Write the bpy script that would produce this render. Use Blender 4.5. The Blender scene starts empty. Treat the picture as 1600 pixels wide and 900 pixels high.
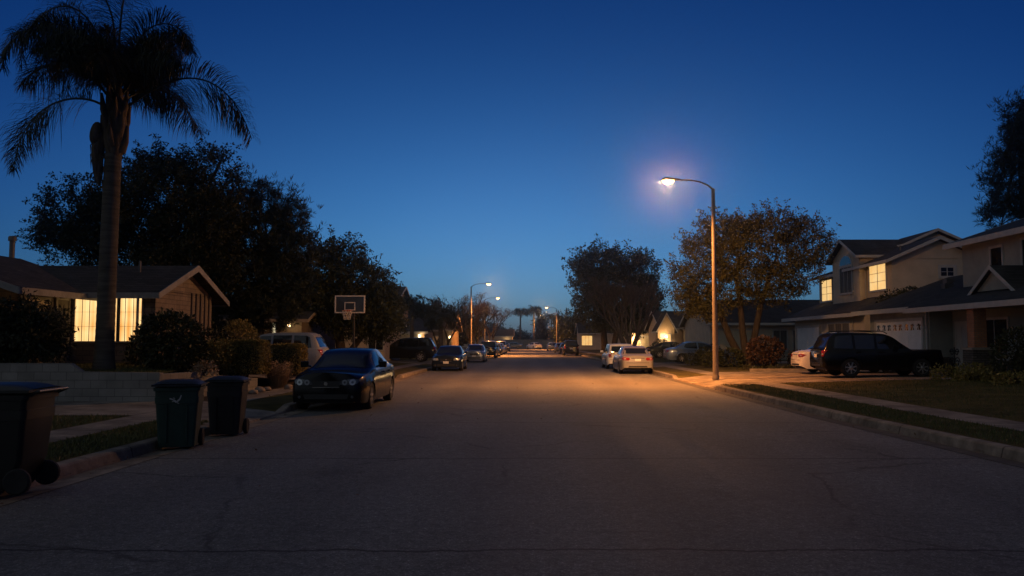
import bpy, bmesh, math, random
import numpy as np
from mathutils import Vector, Matrix
from mathutils.bvhtree import BVHTree

random.seed(7)
RNG = np.random.default_rng(11)
S = bpy.context.scene
COL = S.collection
R = math.radians
PI = math.pi

# ------------------------------------------------------------------ layout helpers (metres; camera stands at the origin, street runs along +Y)
FPX, HOR, VPX = 1280.0, 533.0, 828.0
def X(px, Y): return (px - VPX) / FPX * Y
def H(py, Y): return 1.7 + (HOR - py) / FPX * Y

# ------------------------------------------------------------------ materials
def nodes_of(m):
    m.use_nodes = True
    nt = m.node_tree
    return nt, nt.nodes['Principled BSDF']

def pmat(name, col, rough=.7, metal=0., var=.25, scale=3., bump=0., bscale=40., spec=.5, coat=0., stretch=(1,1,1), col2=None, emis=None):
    m = bpy.data.materials.new(name)
    nt, b = nodes_of(m)
    N, L = nt.nodes, nt.links
    tc = N.new('ShaderNodeTexCoord')
    mp = N.new('ShaderNodeMapping'); mp.inputs['Scale'].default_value = stretch
    L.new(tc.outputs['Object'], mp.inputs[0])
    nz = N.new('ShaderNodeTexNoise'); nz.inputs['Scale'].default_value = scale; nz.inputs['Detail'].default_value = 6; nz.inputs['Roughness'].default_value = .6
    L.new(mp.outputs[0], nz.inputs['Vector'])
    rp = N.new('ShaderNodeValToRGB')
    c2 = col2 or tuple(c * (1 + var) for c in col)
    c1 = tuple(c * (1 - var) for c in col)
    rp.color_ramp.elements[0].position = .3; rp.color_ramp.elements[1].position = .7
    rp.color_ramp.elements[0].color = (*c1, 1); rp.color_ramp.elements[1].color = (*c2, 1)
    L.new(nz.outputs['Fac'], rp.inputs[0]); L.new(rp.outputs[0], b.inputs['Base Color'])
    b.inputs['Roughness'].default_value = rough; b.inputs['Metallic'].default_value = metal
    b.inputs['Specular IOR Level'].default_value = spec
    b.inputs['Coat Weight'].default_value = coat
    if coat: b.inputs['Coat Roughness'].default_value = .04
    if bump:
        n2 = N.new('ShaderNodeTexNoise'); n2.inputs['Scale'].default_value = bscale; n2.inputs['Detail'].default_value = 4
        L.new(mp.outputs[0], n2.inputs['Vector'])
        bp = N.new('ShaderNodeBump'); bp.inputs['Strength'].default_value = bump; bp.inputs['Distance'].default_value = .02
        L.new(n2.outputs['Fac'], bp.inputs['Height']); L.new(bp.outputs[0], b.inputs['Normal'])
    return m

def leafmat(name, c1, c2, rough=.55):
    m = bpy.data.materials.new(name)
    nt, b = nodes_of(m); N, L = nt.nodes, nt.links
    g = N.new('ShaderNodeNewGeometry')
    tc = N.new('ShaderNodeTexCoord')
    nz = N.new('ShaderNodeTexNoise'); nz.inputs['Scale'].default_value = 1.1; nz.inputs['Detail'].default_value = 2
    L.new(tc.outputs['Object'], nz.inputs['Vector'])
    mx = N.new('ShaderNodeMath'); mx.operation = 'MULTIPLY_ADD'; mx.inputs[1].default_value = .6
    L.new(g.outputs['Random Per Island'], mx.inputs[0])
    m2 = N.new('ShaderNodeMath'); m2.operation = 'MULTIPLY_ADD'; m2.inputs[1].default_value = 1.2; m2.inputs[2].default_value = -.4
    L.new(nz.outputs['Fac'], m2.inputs[0]); L.new(m2.outputs[0], mx.inputs[2])
    rp = N.new('ShaderNodeValToRGB')
    rp.color_ramp.elements[0].color = (*c1, 1); rp.color_ramp.elements[1].color = (*c2, 1)
    L.new(mx.outputs[0], rp.inputs[0]); L.new(rp.outputs[0], b.inputs['Base Color'])
    b.inputs['Roughness'].default_value = rough
    b.inputs['Specular IOR Level'].default_value = .3
    return m

def emat(name, col, strength):
    m = bpy.data.materials.new(name)
    nt, b = nodes_of(m)
    b.inputs['Base Color'].default_value = (*col, 1)
    b.inputs['Emission Color'].default_value = (*col, 1); b.inputs['Emission Strength'].default_value = strength
    return m

def curtain_mat(name, lo, hi, strength, freq=16., axis=0):
    """drawn curtain lit by the room behind it: folds and a brighter patch where the lamp stands"""
    m = bpy.data.materials.new(name)
    nt, b = nodes_of(m); N, L = nt.nodes, nt.links
    tc = N.new('ShaderNodeTexCoord')
    sp = N.new('ShaderNodeSeparateXYZ'); L.new(tc.outputs['Object'], sp.inputs[0])
    ad = N.new('ShaderNodeMath'); ad.operation = 'ADD'
    L.new(sp.outputs['X'], ad.inputs[0]); L.new(sp.outputs['Y'], ad.inputs[1])
    nz = N.new('ShaderNodeTexNoise'); nz.inputs['Scale'].default_value = 1.3; nz.inputs['Detail'].default_value = 2
    L.new(tc.outputs['Object'], nz.inputs['Vector'])
    n1 = N.new('ShaderNodeTexNoise'); n1.noise_dimensions = '1D'; n1.inputs['Scale'].default_value = freq; n1.inputs['Detail'].default_value = 3
    L.new(ad.outputs[0], n1.inputs['W'])
    mu = N.new('ShaderNodeMath'); mu.operation = 'MULTIPLY_ADD'; mu.inputs[1].default_value = .55
    L.new(n1.outputs['Fac'], mu.inputs[0])
    m3 = N.new('ShaderNodeMath'); m3.operation = 'MULTIPLY'; m3.inputs[1].default_value = .55
    L.new(nz.outputs['Fac'], m3.inputs[0]); L.new(m3.outputs[0], mu.inputs[2])
    rp = N.new('ShaderNodeValToRGB')
    rp.color_ramp.elements[0].position = .35; rp.color_ramp.elements[1].position = .72
    rp.color_ramp.elements[0].color = (*lo, 1); rp.color_ramp.elements[1].color = (*hi, 1)
    L.new(mu.outputs[0], rp.inputs[0])
    b.inputs['Base Color'].default_value = (.5, .42, .3, 1)
    L.new(rp.outputs[0], b.inputs['Emission Color']); b.inputs['Emission Strength'].default_value = strength
    b.inputs['Roughness'].default_value = .9
    return m

def brickmat(name, c1, c2, mortar, bw, bh, ms=.012, bump=.6, rough=.85, offset=.5, plane='xz'):
    m = bpy.data.materials.new(name)
    nt, b = nodes_of(m); N, L = nt.nodes, nt.links
    tc = N.new('ShaderNodeTexCoord')
    sp = N.new('ShaderNodeSeparateXYZ'); L.new(tc.outputs['Object'], sp.inputs[0])
    ad = N.new('ShaderNodeMath'); ad.operation = 'ADD'
    L.new(sp.outputs['X'], ad.inputs[0]); L.new(sp.outputs['Y'], ad.inputs[1])
    cb = N.new('ShaderNodeCombineXYZ'); L.new(ad.outputs[0], cb.inputs[0]); L.new(sp.outputs['Z'], cb.inputs[1])
    br = N.new('ShaderNodeTexBrick'); L.new(cb.outputs[0], br.inputs['Vector'])
    br.offset = offset
    br.inputs['Color1'].default_value = (*c1, 1); br.inputs['Color2'].default_value = (*c2, 1); br.inputs['Mortar'].default_value = (*mortar, 1)
    br.inputs['Scale'].default_value = 1; br.inputs['Brick Width'].default_value = bw; br.inputs['Row Height'].default_value = bh
    br.inputs['Mortar Size'].default_value = ms; br.inputs['Bias'].default_value = 0
    nz = N.new('ShaderNodeTexNoise'); nz.inputs['Scale'].default_value = 2.2; nz.inputs['Detail'].default_value = 8
    L.new(tc.outputs['Object'], nz.inputs['Vector'])
    rp = N.new('ShaderNodeValToRGB'); rp.color_ramp.elements[0].color = (.55, .55, .55, 1); rp.color_ramp.elements[1].color = (1.3, 1.3, 1.3, 1)
    L.new(nz.outputs['Fac'], rp.inputs[0])
    mx = N.new('ShaderNodeMix'); mx.data_type = 'RGBA'; mx.blend_type = 'MULTIPLY'; mx.inputs[0].default_value = 1
    L.new(br.outputs['Color'], mx.inputs[6]); L.new(rp.outputs[0], mx.inputs[7]); L.new(mx.outputs[2], b.inputs['Base Color'])
    bp = N.new('ShaderNodeBump'); bp.inputs['Strength'].default_value = bump; bp.inputs['Distance'].default_value = .01; bp.invert = True
    L.new(br.outputs['Fac'], bp.inputs['Height']); L.new(bp.outputs[0], b.inputs['Normal'])
    b.inputs['Roughness'].default_value = rough; b.inputs['Specular IOR Level'].default_value = .25
    return m

def roofmat(name, col):
    """shingle courses: horizontal steps in height plus broken tabs"""
    m = bpy.data.materials.new(name)
    nt, b = nodes_of(m); N, L = nt.nodes, nt.links
    tc = N.new('ShaderNodeTexCoord')
    sp = N.new('ShaderNodeSeparateXYZ'); L.new(tc.outputs['Object'], sp.inputs[0])
    ad = N.new('ShaderNodeMath'); ad.operation = 'ADD'; L.new(sp.outputs['X'], ad.inputs[0]); L.new(sp.outputs['Y'], ad.inputs[1])
    cb = N.new('ShaderNodeCombineXYZ'); L.new(ad.outputs[0], cb.inputs[0]); L.new(sp.outputs['Z'], cb.inputs[1])
    br = N.new('ShaderNodeTexBrick'); L.new(cb.outputs[0], br.inputs['Vector'])
    br.inputs['Scale'].default_value = 1; br.inputs['Brick Width'].default_value = .33; br.inputs['Row Height'].default_value = .07
    br.inputs['Mortar Size'].default_value = .008
    br.inputs['Color1'].default_value = (*[c * .75 for c in col], 1); br.inputs['Color2'].default_value = (*[c * 1.25 for c in col], 1)
    br.inputs['Mortar'].default_value = (*[c * .4 for c in col], 1)
    nz = N.new('ShaderNodeTexNoise'); nz.inputs['Scale'].default_value = 1.1; nz.inputs['Detail'].default_value = 8; nz.inputs['Roughness'].default_value = .7
    L.new(tc.outputs['Object'], nz.inputs['Vector'])
    rp = N.new('ShaderNodeValToRGB'); rp.color_ramp.elements[0].position = .3; rp.color_ramp.elements[1].position = .7
    rp.color_ramp.elements[0].color = (.6, .6, .6, 1); rp.color_ramp.elements[1].color = (1.35, 1.3, 1.25, 1)
    L.new(nz.outputs['Fac'], rp.inputs[0])
    mx = N.new('ShaderNodeMix'); mx.data_type = 'RGBA'; mx.blend_type = 'MULTIPLY'; mx.inputs[0].default_value = 1
    L.new(br.outputs['Color'], mx.inputs[6]); L.new(rp.outputs[0], mx.inputs[7]); L.new(mx.outputs[2], b.inputs['Base Color'])
    bp = N.new('ShaderNodeBump'); bp.inputs['Strength'].default_value = .7; bp.inputs['Distance'].default_value = .015; bp.invert = True
    L.new(br.outputs['Fac'], bp.inputs['Height']); L.new(bp.outputs[0], b.inputs['Normal'])
    b.inputs['Roughness'].default_value = .9; b.inputs['Specular IOR Level'].default_value = .2
    return m

def asphalt_mat():
    m = bpy.data.materials.new('asphalt')
    nt, b = nodes_of(m); N, L = nt.nodes, nt.links
    tc = N.new('ShaderNodeTexCoord')
    def noise(scale, detail=6, stretch=(1,1,1), rough=.6):
        mp = N.new('ShaderNodeMapping'); mp.inputs['Scale'].default_value = stretch; L.new(tc.outputs['Object'], mp.inputs[0])
        n = N.new('ShaderNodeTexNoise'); n.inputs['Scale'].default_value = scale; n.inputs['Detail'].default_value = detail; n.inputs['Roughness'].default_value = rough
        L.new(mp.outputs[0], n.inputs['Vector']); return n
    def ramp(src, p0, p1, v0, v1):
        r = N.new('ShaderNodeMapRange'); r.inputs[1].default_value = p0; r.inputs[2].default_value = p1; r.inputs[3].default_value = v0; r.inputs[4].default_value = v1
        L.new(src, r.inputs[0]); return r.outputs[0]
    def mul(a, c):
        r = N.new('ShaderNodeMath'); r.operation = 'MULTIPLY'; L.new(a, r.inputs[0]); L.new(c, r.inputs[1]); return r.outputs[0]
    stains = ramp(noise(.5, 8, (1.6, .12, 1)).outputs['Fac'], .3, .7, .86, 1.12)      # streaks along the lanes
    patch = ramp(noise(.22, 5).outputs['Fac'], .3, .7, .82, 1.18)
    grain = ramp(noise(24, 6, rough=.8).outputs['Fac'], .32, .68, .45, 1.6)
    grit = ramp(noise(75, 2, rough=.6).outputs['Fac'], .3, .7, .7, 1.35)
    v = mul(mul(mul(stains, patch), grain), grit)
    v = mul(v, ramp(noise(7, 8, rough=.85).outputs['Fac'], .36, .64, .72, 1.32))
    v = mul(v, ramp(noise(55, 3, rough=.5).outputs['Fac'], .56, .70, 1., 2.3))
    blot = ramp(noise(.62, 4, (1, .55, 1), .55).outputs['Fac'], .60, .72, 1., .62)          # old oil and patching
    spx = N.new('ShaderNodeSeparateXYZ'); L.new(tc.outputs['Object'], spx.inputs[0])
    wv = N.new('ShaderNodeMath'); wv.operation = 'SINE'; wx = N.new('ShaderNodeMath'); wx.operation = 'MULTIPLY'; wx.inputs[1].default_value = 3.4
    L.new(spx.outputs['X'], wx.inputs[0]); L.new(wx.outputs[0], wv.inputs[0])
    v = mul(mul(v, blot), ramp(wv.outputs[0], -1, 1, .90, 1.08))
    # transverse joints that came through the surface, about every 5.2 m, wandering a little
    sp = N.new('ShaderNodeSeparateXYZ'); L.new(tc.outputs['Object'], sp.inputs[0])
    wob = ramp(noise(.9, 6, (1, .05, 1), .7).outputs['Fac'], 0, 1, -.22, .22)
    a = N.new('ShaderNodeMath'); a.operation = 'ADD'; L.new(sp.outputs['Y'], a.inputs[0]); L.new(wob, a.inputs[1])
    a2 = N.new('ShaderNodeMath'); a2.operation = 'ADD'; L.new(a.outputs[0], a2.inputs[0]); a2.inputs[1].default_value = -6.75 + 5.2 * 40
    md = N.new('ShaderNodeMath'); md.operation = 'PINGPONG'; L.new(a2.outputs[0], md.inputs[0]); md.inputs[1].default_value = 2.6
    joint = ramp(md.outputs[0], .008, .036, .13, 1.)
    # fine random cracks
    vo = N.new('ShaderNodeTexVoronoi'); vo.feature = 'DISTANCE_TO_EDGE'; vo.inputs['Scale'].default_value = .34
    dm = N.new('ShaderNodeMix'); dm.data_type = 'RGBA'; dm.inputs[0].default_value = .32
    L.new(tc.outputs['Object'], dm.inputs[6]); L.new(noise(1.4, 8, rough=.7).outputs['Color'], dm.inputs[7]); L.new(dm.outputs[2], vo.inputs['Vector'])
    crack = ramp(vo.outputs['Distance'], .0015, .008, 0., 1.)
    gate = ramp(noise(.35, 3).outputs['Fac'], .49, .57, 0., 1.)
    cm = N.new('ShaderNodeMath'); cm.operation = 'MAXIMUM'; L.new(crack, cm.inputs[0])
    inv = N.new('ShaderNodeMath'); inv.operation = 'SUBTRACT'; inv.inputs[0].default_value = 1.15; L.new(gate, inv.inputs[1]); L.new(inv.outputs[0], cm.inputs[1])
    cl = ramp(cm.outputs[0], 0, 1, .35, 1.)
    v = mul(mul(v, joint), cl)
    rgb = N.new('ShaderNodeMix'); rgb.data_type = 'RGBA'; rgb.blend_type = 'MULTIPLY'; rgb.inputs[0].default_value = 1
    rgb.inputs[6].default_value = (.105, .102, .098, 1); L.new(v, rgb.inputs[7]); L.new(rgb.outputs[2], b.inputs['Base Color'])
    bp = N.new('ShaderNodeBump'); bp.inputs['Strength'].default_value = .55; bp.inputs['Distance'].default_value = .006
    L.new(mul(grain, grit), bp.inputs['Height']); L.new(bp.outputs[0], b.inputs['Normal'])
    L.new(ramp(stains, .86, 1.12, .68, .8), b.inputs['Roughness'])
    b.inputs['Specular IOR Level'].default_value = .42
    return m

M = {}
M['asphalt'] = asphalt_mat()
M['gutter_dark'] = pmat('gutter_dark', (.085, .08, .074), .85, var=.4, scale=3.5, bump=.4, bscale=45, spec=.25)
M['concrete'] = pmat('concrete', (.20, .175, .15), .85, var=.3, scale=1.6, bump=.3, bscale=60, spec=.25)
def add_joints(m, period, width=.012, dark=.35):
    nt = m.node_tree; N, L = nt.nodes, nt.links; b = N['Principled BSDF']
    tc = N.new('ShaderNodeTexCoord'); sp = N.new('ShaderNodeSeparateXYZ'); L.new(tc.outputs['Object'], sp.inputs[0])
    a = N.new('ShaderNodeMath'); a.operation = 'ADD'; a.inputs[1].default_value = 400*period; L.new(sp.outputs['Y'], a.inputs[0])
    p = N.new('ShaderNodeMath'); p.operation = 'PINGPONG'; p.inputs[1].default_value = period/2; L.new(a.outputs[0], p.inputs[0])
    r = N.new('ShaderNodeMapRange'); r.inputs[1].default_value = width*.4; r.inputs[2].default_value = width; r.inputs[3].default_value = dark; r.inputs[4].default_value = 1; L.new(p.outputs[0], r.inputs[0])
    st = N.new('ShaderNodeTexNoise'); st.inputs['Scale'].default_value = .8; st.inputs['Detail'].default_value = 7; st.inputs['Roughness'].default_value = .7; L.new(tc.outputs['Object'], st.inputs['Vector'])
    r2 = N.new('ShaderNodeMapRange'); r2.inputs[1].default_value = .38; r2.inputs[2].default_value = .62; r2.inputs[3].default_value = .62; r2.inputs[4].default_value = 1.15; L.new(st.outputs['Fac'], r2.inputs[0])
    mm = N.new('ShaderNodeMath'); mm.operation = 'MULTIPLY'; L.new(r.outputs[0], mm.inputs[0]); L.new(r2.outputs[0], mm.inputs[1])
    src = b.inputs['Base Color'].links[0].from_socket
    mx = N.new('ShaderNodeMix'); mx.data_type = 'RGBA'; mx.blend_type = 'MULTIPLY'; mx.inputs[0].default_value = 1; L.new(src, mx.inputs[6]); L.new(mm.outputs[0], mx.inputs[7]); L.new(mx.outputs[2], b.inputs['Base Color'])
add_joints(M['concrete'], 1.5)
M['kerb_concrete'] = pmat('kerb_concrete', (.24, .20, .16), .85, var=.4, scale=3.5, bump=.4, bscale=45, spec=.25)
add_joints(M['kerb_concrete'], 3.05, .02, .3)
M['soil'] = pmat('soil', (.045, .035, .025), .95, var=.4, scale=2, bump=.6, bscale=25, spec=.1)
M['turf'] = pmat('turf', (.060, .058, .019), .95, var=.5, scale=1.3, bump=.8, bscale=70, spec=.1, col2=(.115, .092, .034))
M['blade'] = leafmat('grass_blade', (.042, .064, .018), (.15, .135, .042))
M['stucco'] = pmat('stucco', (.54, .46, .36), .9, var=.12, scale=1.5, bump=.35, bscale=90, spec=.2)
M['stucco_grey'] = pmat('stucco_grey', (.30, .31, .285), .9, var=.12, scale=1.5, bump=.35, bscale=90, spec=.2)
M['stucco_tan'] = pmat('stucco_tan', (.42, .31, .20), .9, var=.1, scale=1.2, bump=.35, bscale=90, spec=.2)
M['siding'] = pmat('siding', (.16, .13, .10), .85, var=.2, scale=2, bump=.2, bscale=30, spec=.2, stretch=(6, 6, .6))
M['trim'] = pmat('white_trim', (.44, .43, .41), .6, var=.12, scale=3)
M['trim_worn'] = pmat('worn_trim', (.25, .235, .215), .7, var=.3, scale=3)
M['trim_dark'] = pmat('brown_trim', (.30, .25, .20), .7, var=.2, scale=3)
M['roof'] = roofmat('roof_shingle', (.055, .051, .048))
M['roof_dark'] = roofmat('roof_shingle_dark', (.055, .052, .05))
M['roof_tile'] = roofmat('roof_tile_grey', (.07, .06, .054))
M['garage'] = pmat('garage_paint', (.80, .79, .78), .55, var=.08, scale=2)
M['garage_cream'] = pmat('garage_cream', (.55, .47, .33), .55, var=.08, scale=2)
M['door'] = pmat('door_paint', (.40, .40, .38), .5, var=.1, scale=2)
M['glass_dark'] = pmat('dark_glass', (.012, .014, .018), .04, var=.2, scale=1, spec=.6)
M['curtain_dim'] = pmat('curtain_dim', (.10, .10, .10), .8, var=.5, scale=14, stretch=(1, 1, .02))
M['lit_main'] = curtain_mat('lit_window', (.72, .29, .05), (1., .72, .32), 1.35, 8)
M['lit_up'] = curtain_mat('lit_window_upper', (.95, .50, .13), (1., .70, .30), .95)
M['lit_far'] = curtain_mat('lit_window_far', (1., .45, .10), (1., .68, .26), .9)
M['lit_dim'] = curtain_mat('lit_window_dim', (.06, .022, .006), (.20, .085, .025), .5, 20)
M['lit_slit'] = curtain_mat('lit_window_slit', (1., .8, .4), (1., .9, .6), 1.0)
M['porch_lamp'] = emat('porch_lamp', (1., .72, .38), 5)
M['brick_wall'] = brickmat('slumpstone', (.27, .21, .16), (.22, .175, .135), (.15, .125, .10), .42, .15, .012)
M['brick_red'] = brickmat('red_brick', (.52, .21, .10), (.40, .155, .075), (.22, .17, .13), .22, .075, .01)
M['stone'] = brickmat('ledgestone', (.19, .155, .13), (.10, .085, .075), (.05, .045, .04), .3, .09, .014, bump=.9)
M['block_wall'] = brickmat('garden_block', (.30, .28, .25), (.24, .225, .20), (.15, .14, .125), .41, .205, .008, bump=.35)
M['bark'] = pmat('bark', (.052, .04, .031), .95, var=.5, scale=5, bump=.9, bscale=14, spec=.1, stretch=(3, 3, .7))
M['bark_pale'] = pmat('bark_pale', (.12, .092, .075), .95, var=.4, scale=5, bump=.8, bscale=14, spec=.1, stretch=(3, 3, .7))
M['leaf_dark'] = leafmat('leaf_dark', (.012, .017, .008), (.035, .042, .018))
M['leaf_needle'] = leafmat('leaf_needle', (.012, .018, .010), (.030, .040, .020))
M['leaf_oak'] = leafmat('leaf_oak', (.018, .026, .010), (.05, .055, .02))
M['leaf_autumn'] = leafmat('leaf_autumn', (.030, .036, .011), (.115, .088, .022))
M['leaf_rust'] = leafmat('leaf_rust', (.09, .04, .022), (.17, .085, .05))
M['leaf_red'] = leafmat('leaf_red', (.020, .011, .008), (.055, .026, .016))
M['leaf_hedge'] = leafmat('leaf_hedge', (.13, .11, .026), (.34, .25, .07))
M['leaf_shrub'] = leafmat('leaf_shrub', (.020, .026, .010), (.06, .06, .022))
M['straw'] = leafmat('dry_straw', (.20, .13, .07), (.45, .32, .19))
M['frond'] = leafmat('palm_frond', (.012, .018, .009), (.035, .042, .018))
M['palm_bark'] = pmat('palm_bark', (.10, .088, .075), .95, var=.35, scale=2.2, bump=.9, bscale=9, spec=.1, stretch=(.8, .8, 7))
M['palm_boot'] = pmat('palm_boot', (.11, .085, .06), .95, var=.5, scale=3, bump=.9, bscale=12, spec=.1, stretch=(4, 4, .6))
M['steel'] = pmat('galvanised_steel', (.14, .13, .125), .55, .5, var=.2, scale=4)
M['pole_concrete'] = pmat('pole_concrete', (.20, .18, .165), .8, var=.15, scale=6, bump=.3, bscale=80, spec=.25)
M['lens'] = emat('lamp_lens', (1., .54, .19), 9)
M['bin_black'] = pmat('bin_black', (.007, .007, .008), .42, var=.3, scale=5)
M['bin_green'] = pmat('bin_green', (.010, .036, .030), .5, var=.3, scale=5)
M['bin_dark'] = pmat('bin_dark', (.008, .009, .012), .45, var=.3, scale=5)
M['bin_lid_blue'] = pmat('bin_lid_blue', (.018, .022, .028), .5, var=.25, scale=5, spec=.25)
M['mark'] = pmat('worn_white_print', (.34, .34, .34), .7, var=.3, scale=30)
M['rubber'] = pmat('rubber', (.014, .014, .014), .85, var=.3, scale=8)
M['alloy'] = pmat('alloy', (.50, .49, .48), .3, .8, var=.1, scale=6)
M['chrome'] = pmat('chrome', (.62, .62, .63), .15, .9, var=.05, scale=6)
M['black_plastic'] = pmat('black_plastic', (.012, .012, .013), .5, var=.2, scale=6)
M['car_glass'] = pmat('car_glass', (.008, .010, .014), .03, var=.2, scale=1, spec=.7)
M['headlamp'] = pmat('headlamp', (.42, .45, .48), .1, .3, var=.15, scale=9, spec=.8)
M['head_base'] = pmat('headlamp_base', (.10, .11, .12), .08, .2, var=.15, scale=9, spec=.8)
M['tail'] = pmat('tail_lamp', (.22, .010, .008), .12, var=.2, scale=9, spec=.7)
M['plate'] = pmat('plate_white', (.62, .62, .60), .5, var=.06, scale=9)
M['plate_ink'] = pmat('plate_ink', (.03, .04, .12), .6, var=.06, scale=9)
M['seam'] = pmat('panel_gap', (.006, .006, .006), .9, var=.1, scale=9)
def paint(name, col, metal=.3, rough=.28): 
    return pmat(name, col, rough, metal, var=.04, scale=2, spec=.5, coat=.8)
def flat_paint(name, col): return pmat(name, col, .18, 0., var=.04, scale=2, spec=.27)
M['p_black'] = flat_paint('paint_black', (.003, .004, .006))
M['p_white'] = paint('paint_white', (.72, .72, .72), 0)
M['p_pale'] = pmat('paint_pale', (.24, .26, .29), .3, .1, var=.04, scale=2)
M['p_silver'] = paint('paint_silver', (.30, .29, .28), .45, .35)
M['p_bluegrey'] = paint('paint_bluegrey', (.20, .25, .32), .45)
M['p_navy'] = flat_paint('paint_navy', (.010, .016, .032))
M['p_grey'] = paint('paint_grey', (.12, .13, .15), .4)
M['p_dark'] = flat_paint('paint_darkgrey', (.009, .010, .013))
M['acrylic'] = pmat('backboard_panel', (.035, .042, .055), .12, var=.15, scale=3)
M['net'] = pmat('net_cord', (.55, .52, .50), .9, var=.1, scale=9)
M['rim_orange'] = pmat('rim_orange', (.35, .07, .02), .5, var=.1, scale=9)
M['rock'] = pmat('rock', (.26, .21, .17), .9, var=.3, scale=4, bump=.6, bscale=12)
M['hill'] = pmat('hill_scrub', (.018, .022, .02), .95, var=.4, scale=.05)

# ------------------------------------------------------------------ scene graph helpers
def tag(o, label=None, cat=None, group=None, kind=None):
    if label: o['label'] = label
    if cat: o['category'] = cat
    if group: o['group'] = group
    if kind: o['kind'] = kind
    return o

def thing(name, label, cat, loc=(0, 0, 0), rz=0., group=None):
    o = bpy.data.objects.new(name, None); COL.objects.link(o)
    o.empty_display_size = .2
    o.location = loc; o.rotation_euler = (0, 0, rz)
    return tag(o, label, cat, group)

def chain_matrix(o):
    m = Matrix.Identity(4)
    while o is not None:
        m = o.matrix_basis @ m
        o = o.parent
    return m

def link_mesh(name, me, mats, parent=None, smooth=None):
    for m in (mats if isinstance(mats, (list, tuple)) else [mats]):
        me.materials.append(m if not isinstance(m, str) else M[m])
    if smooth is not None:
        for p in me.polygons: p.use_smooth = True
        if smooth < 180: me.set_sharp_from_angle(angle=R(smooth))
    o = bpy.data.objects.new(name, me); COL.objects.link(o)
    o.parent = parent
    return o

def copy_tree(o, parent=None):
    c = o.copy(); COL.objects.link(c); c.parent = parent
    for ch in list(o.children): copy_tree(ch, c)
    return c

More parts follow.
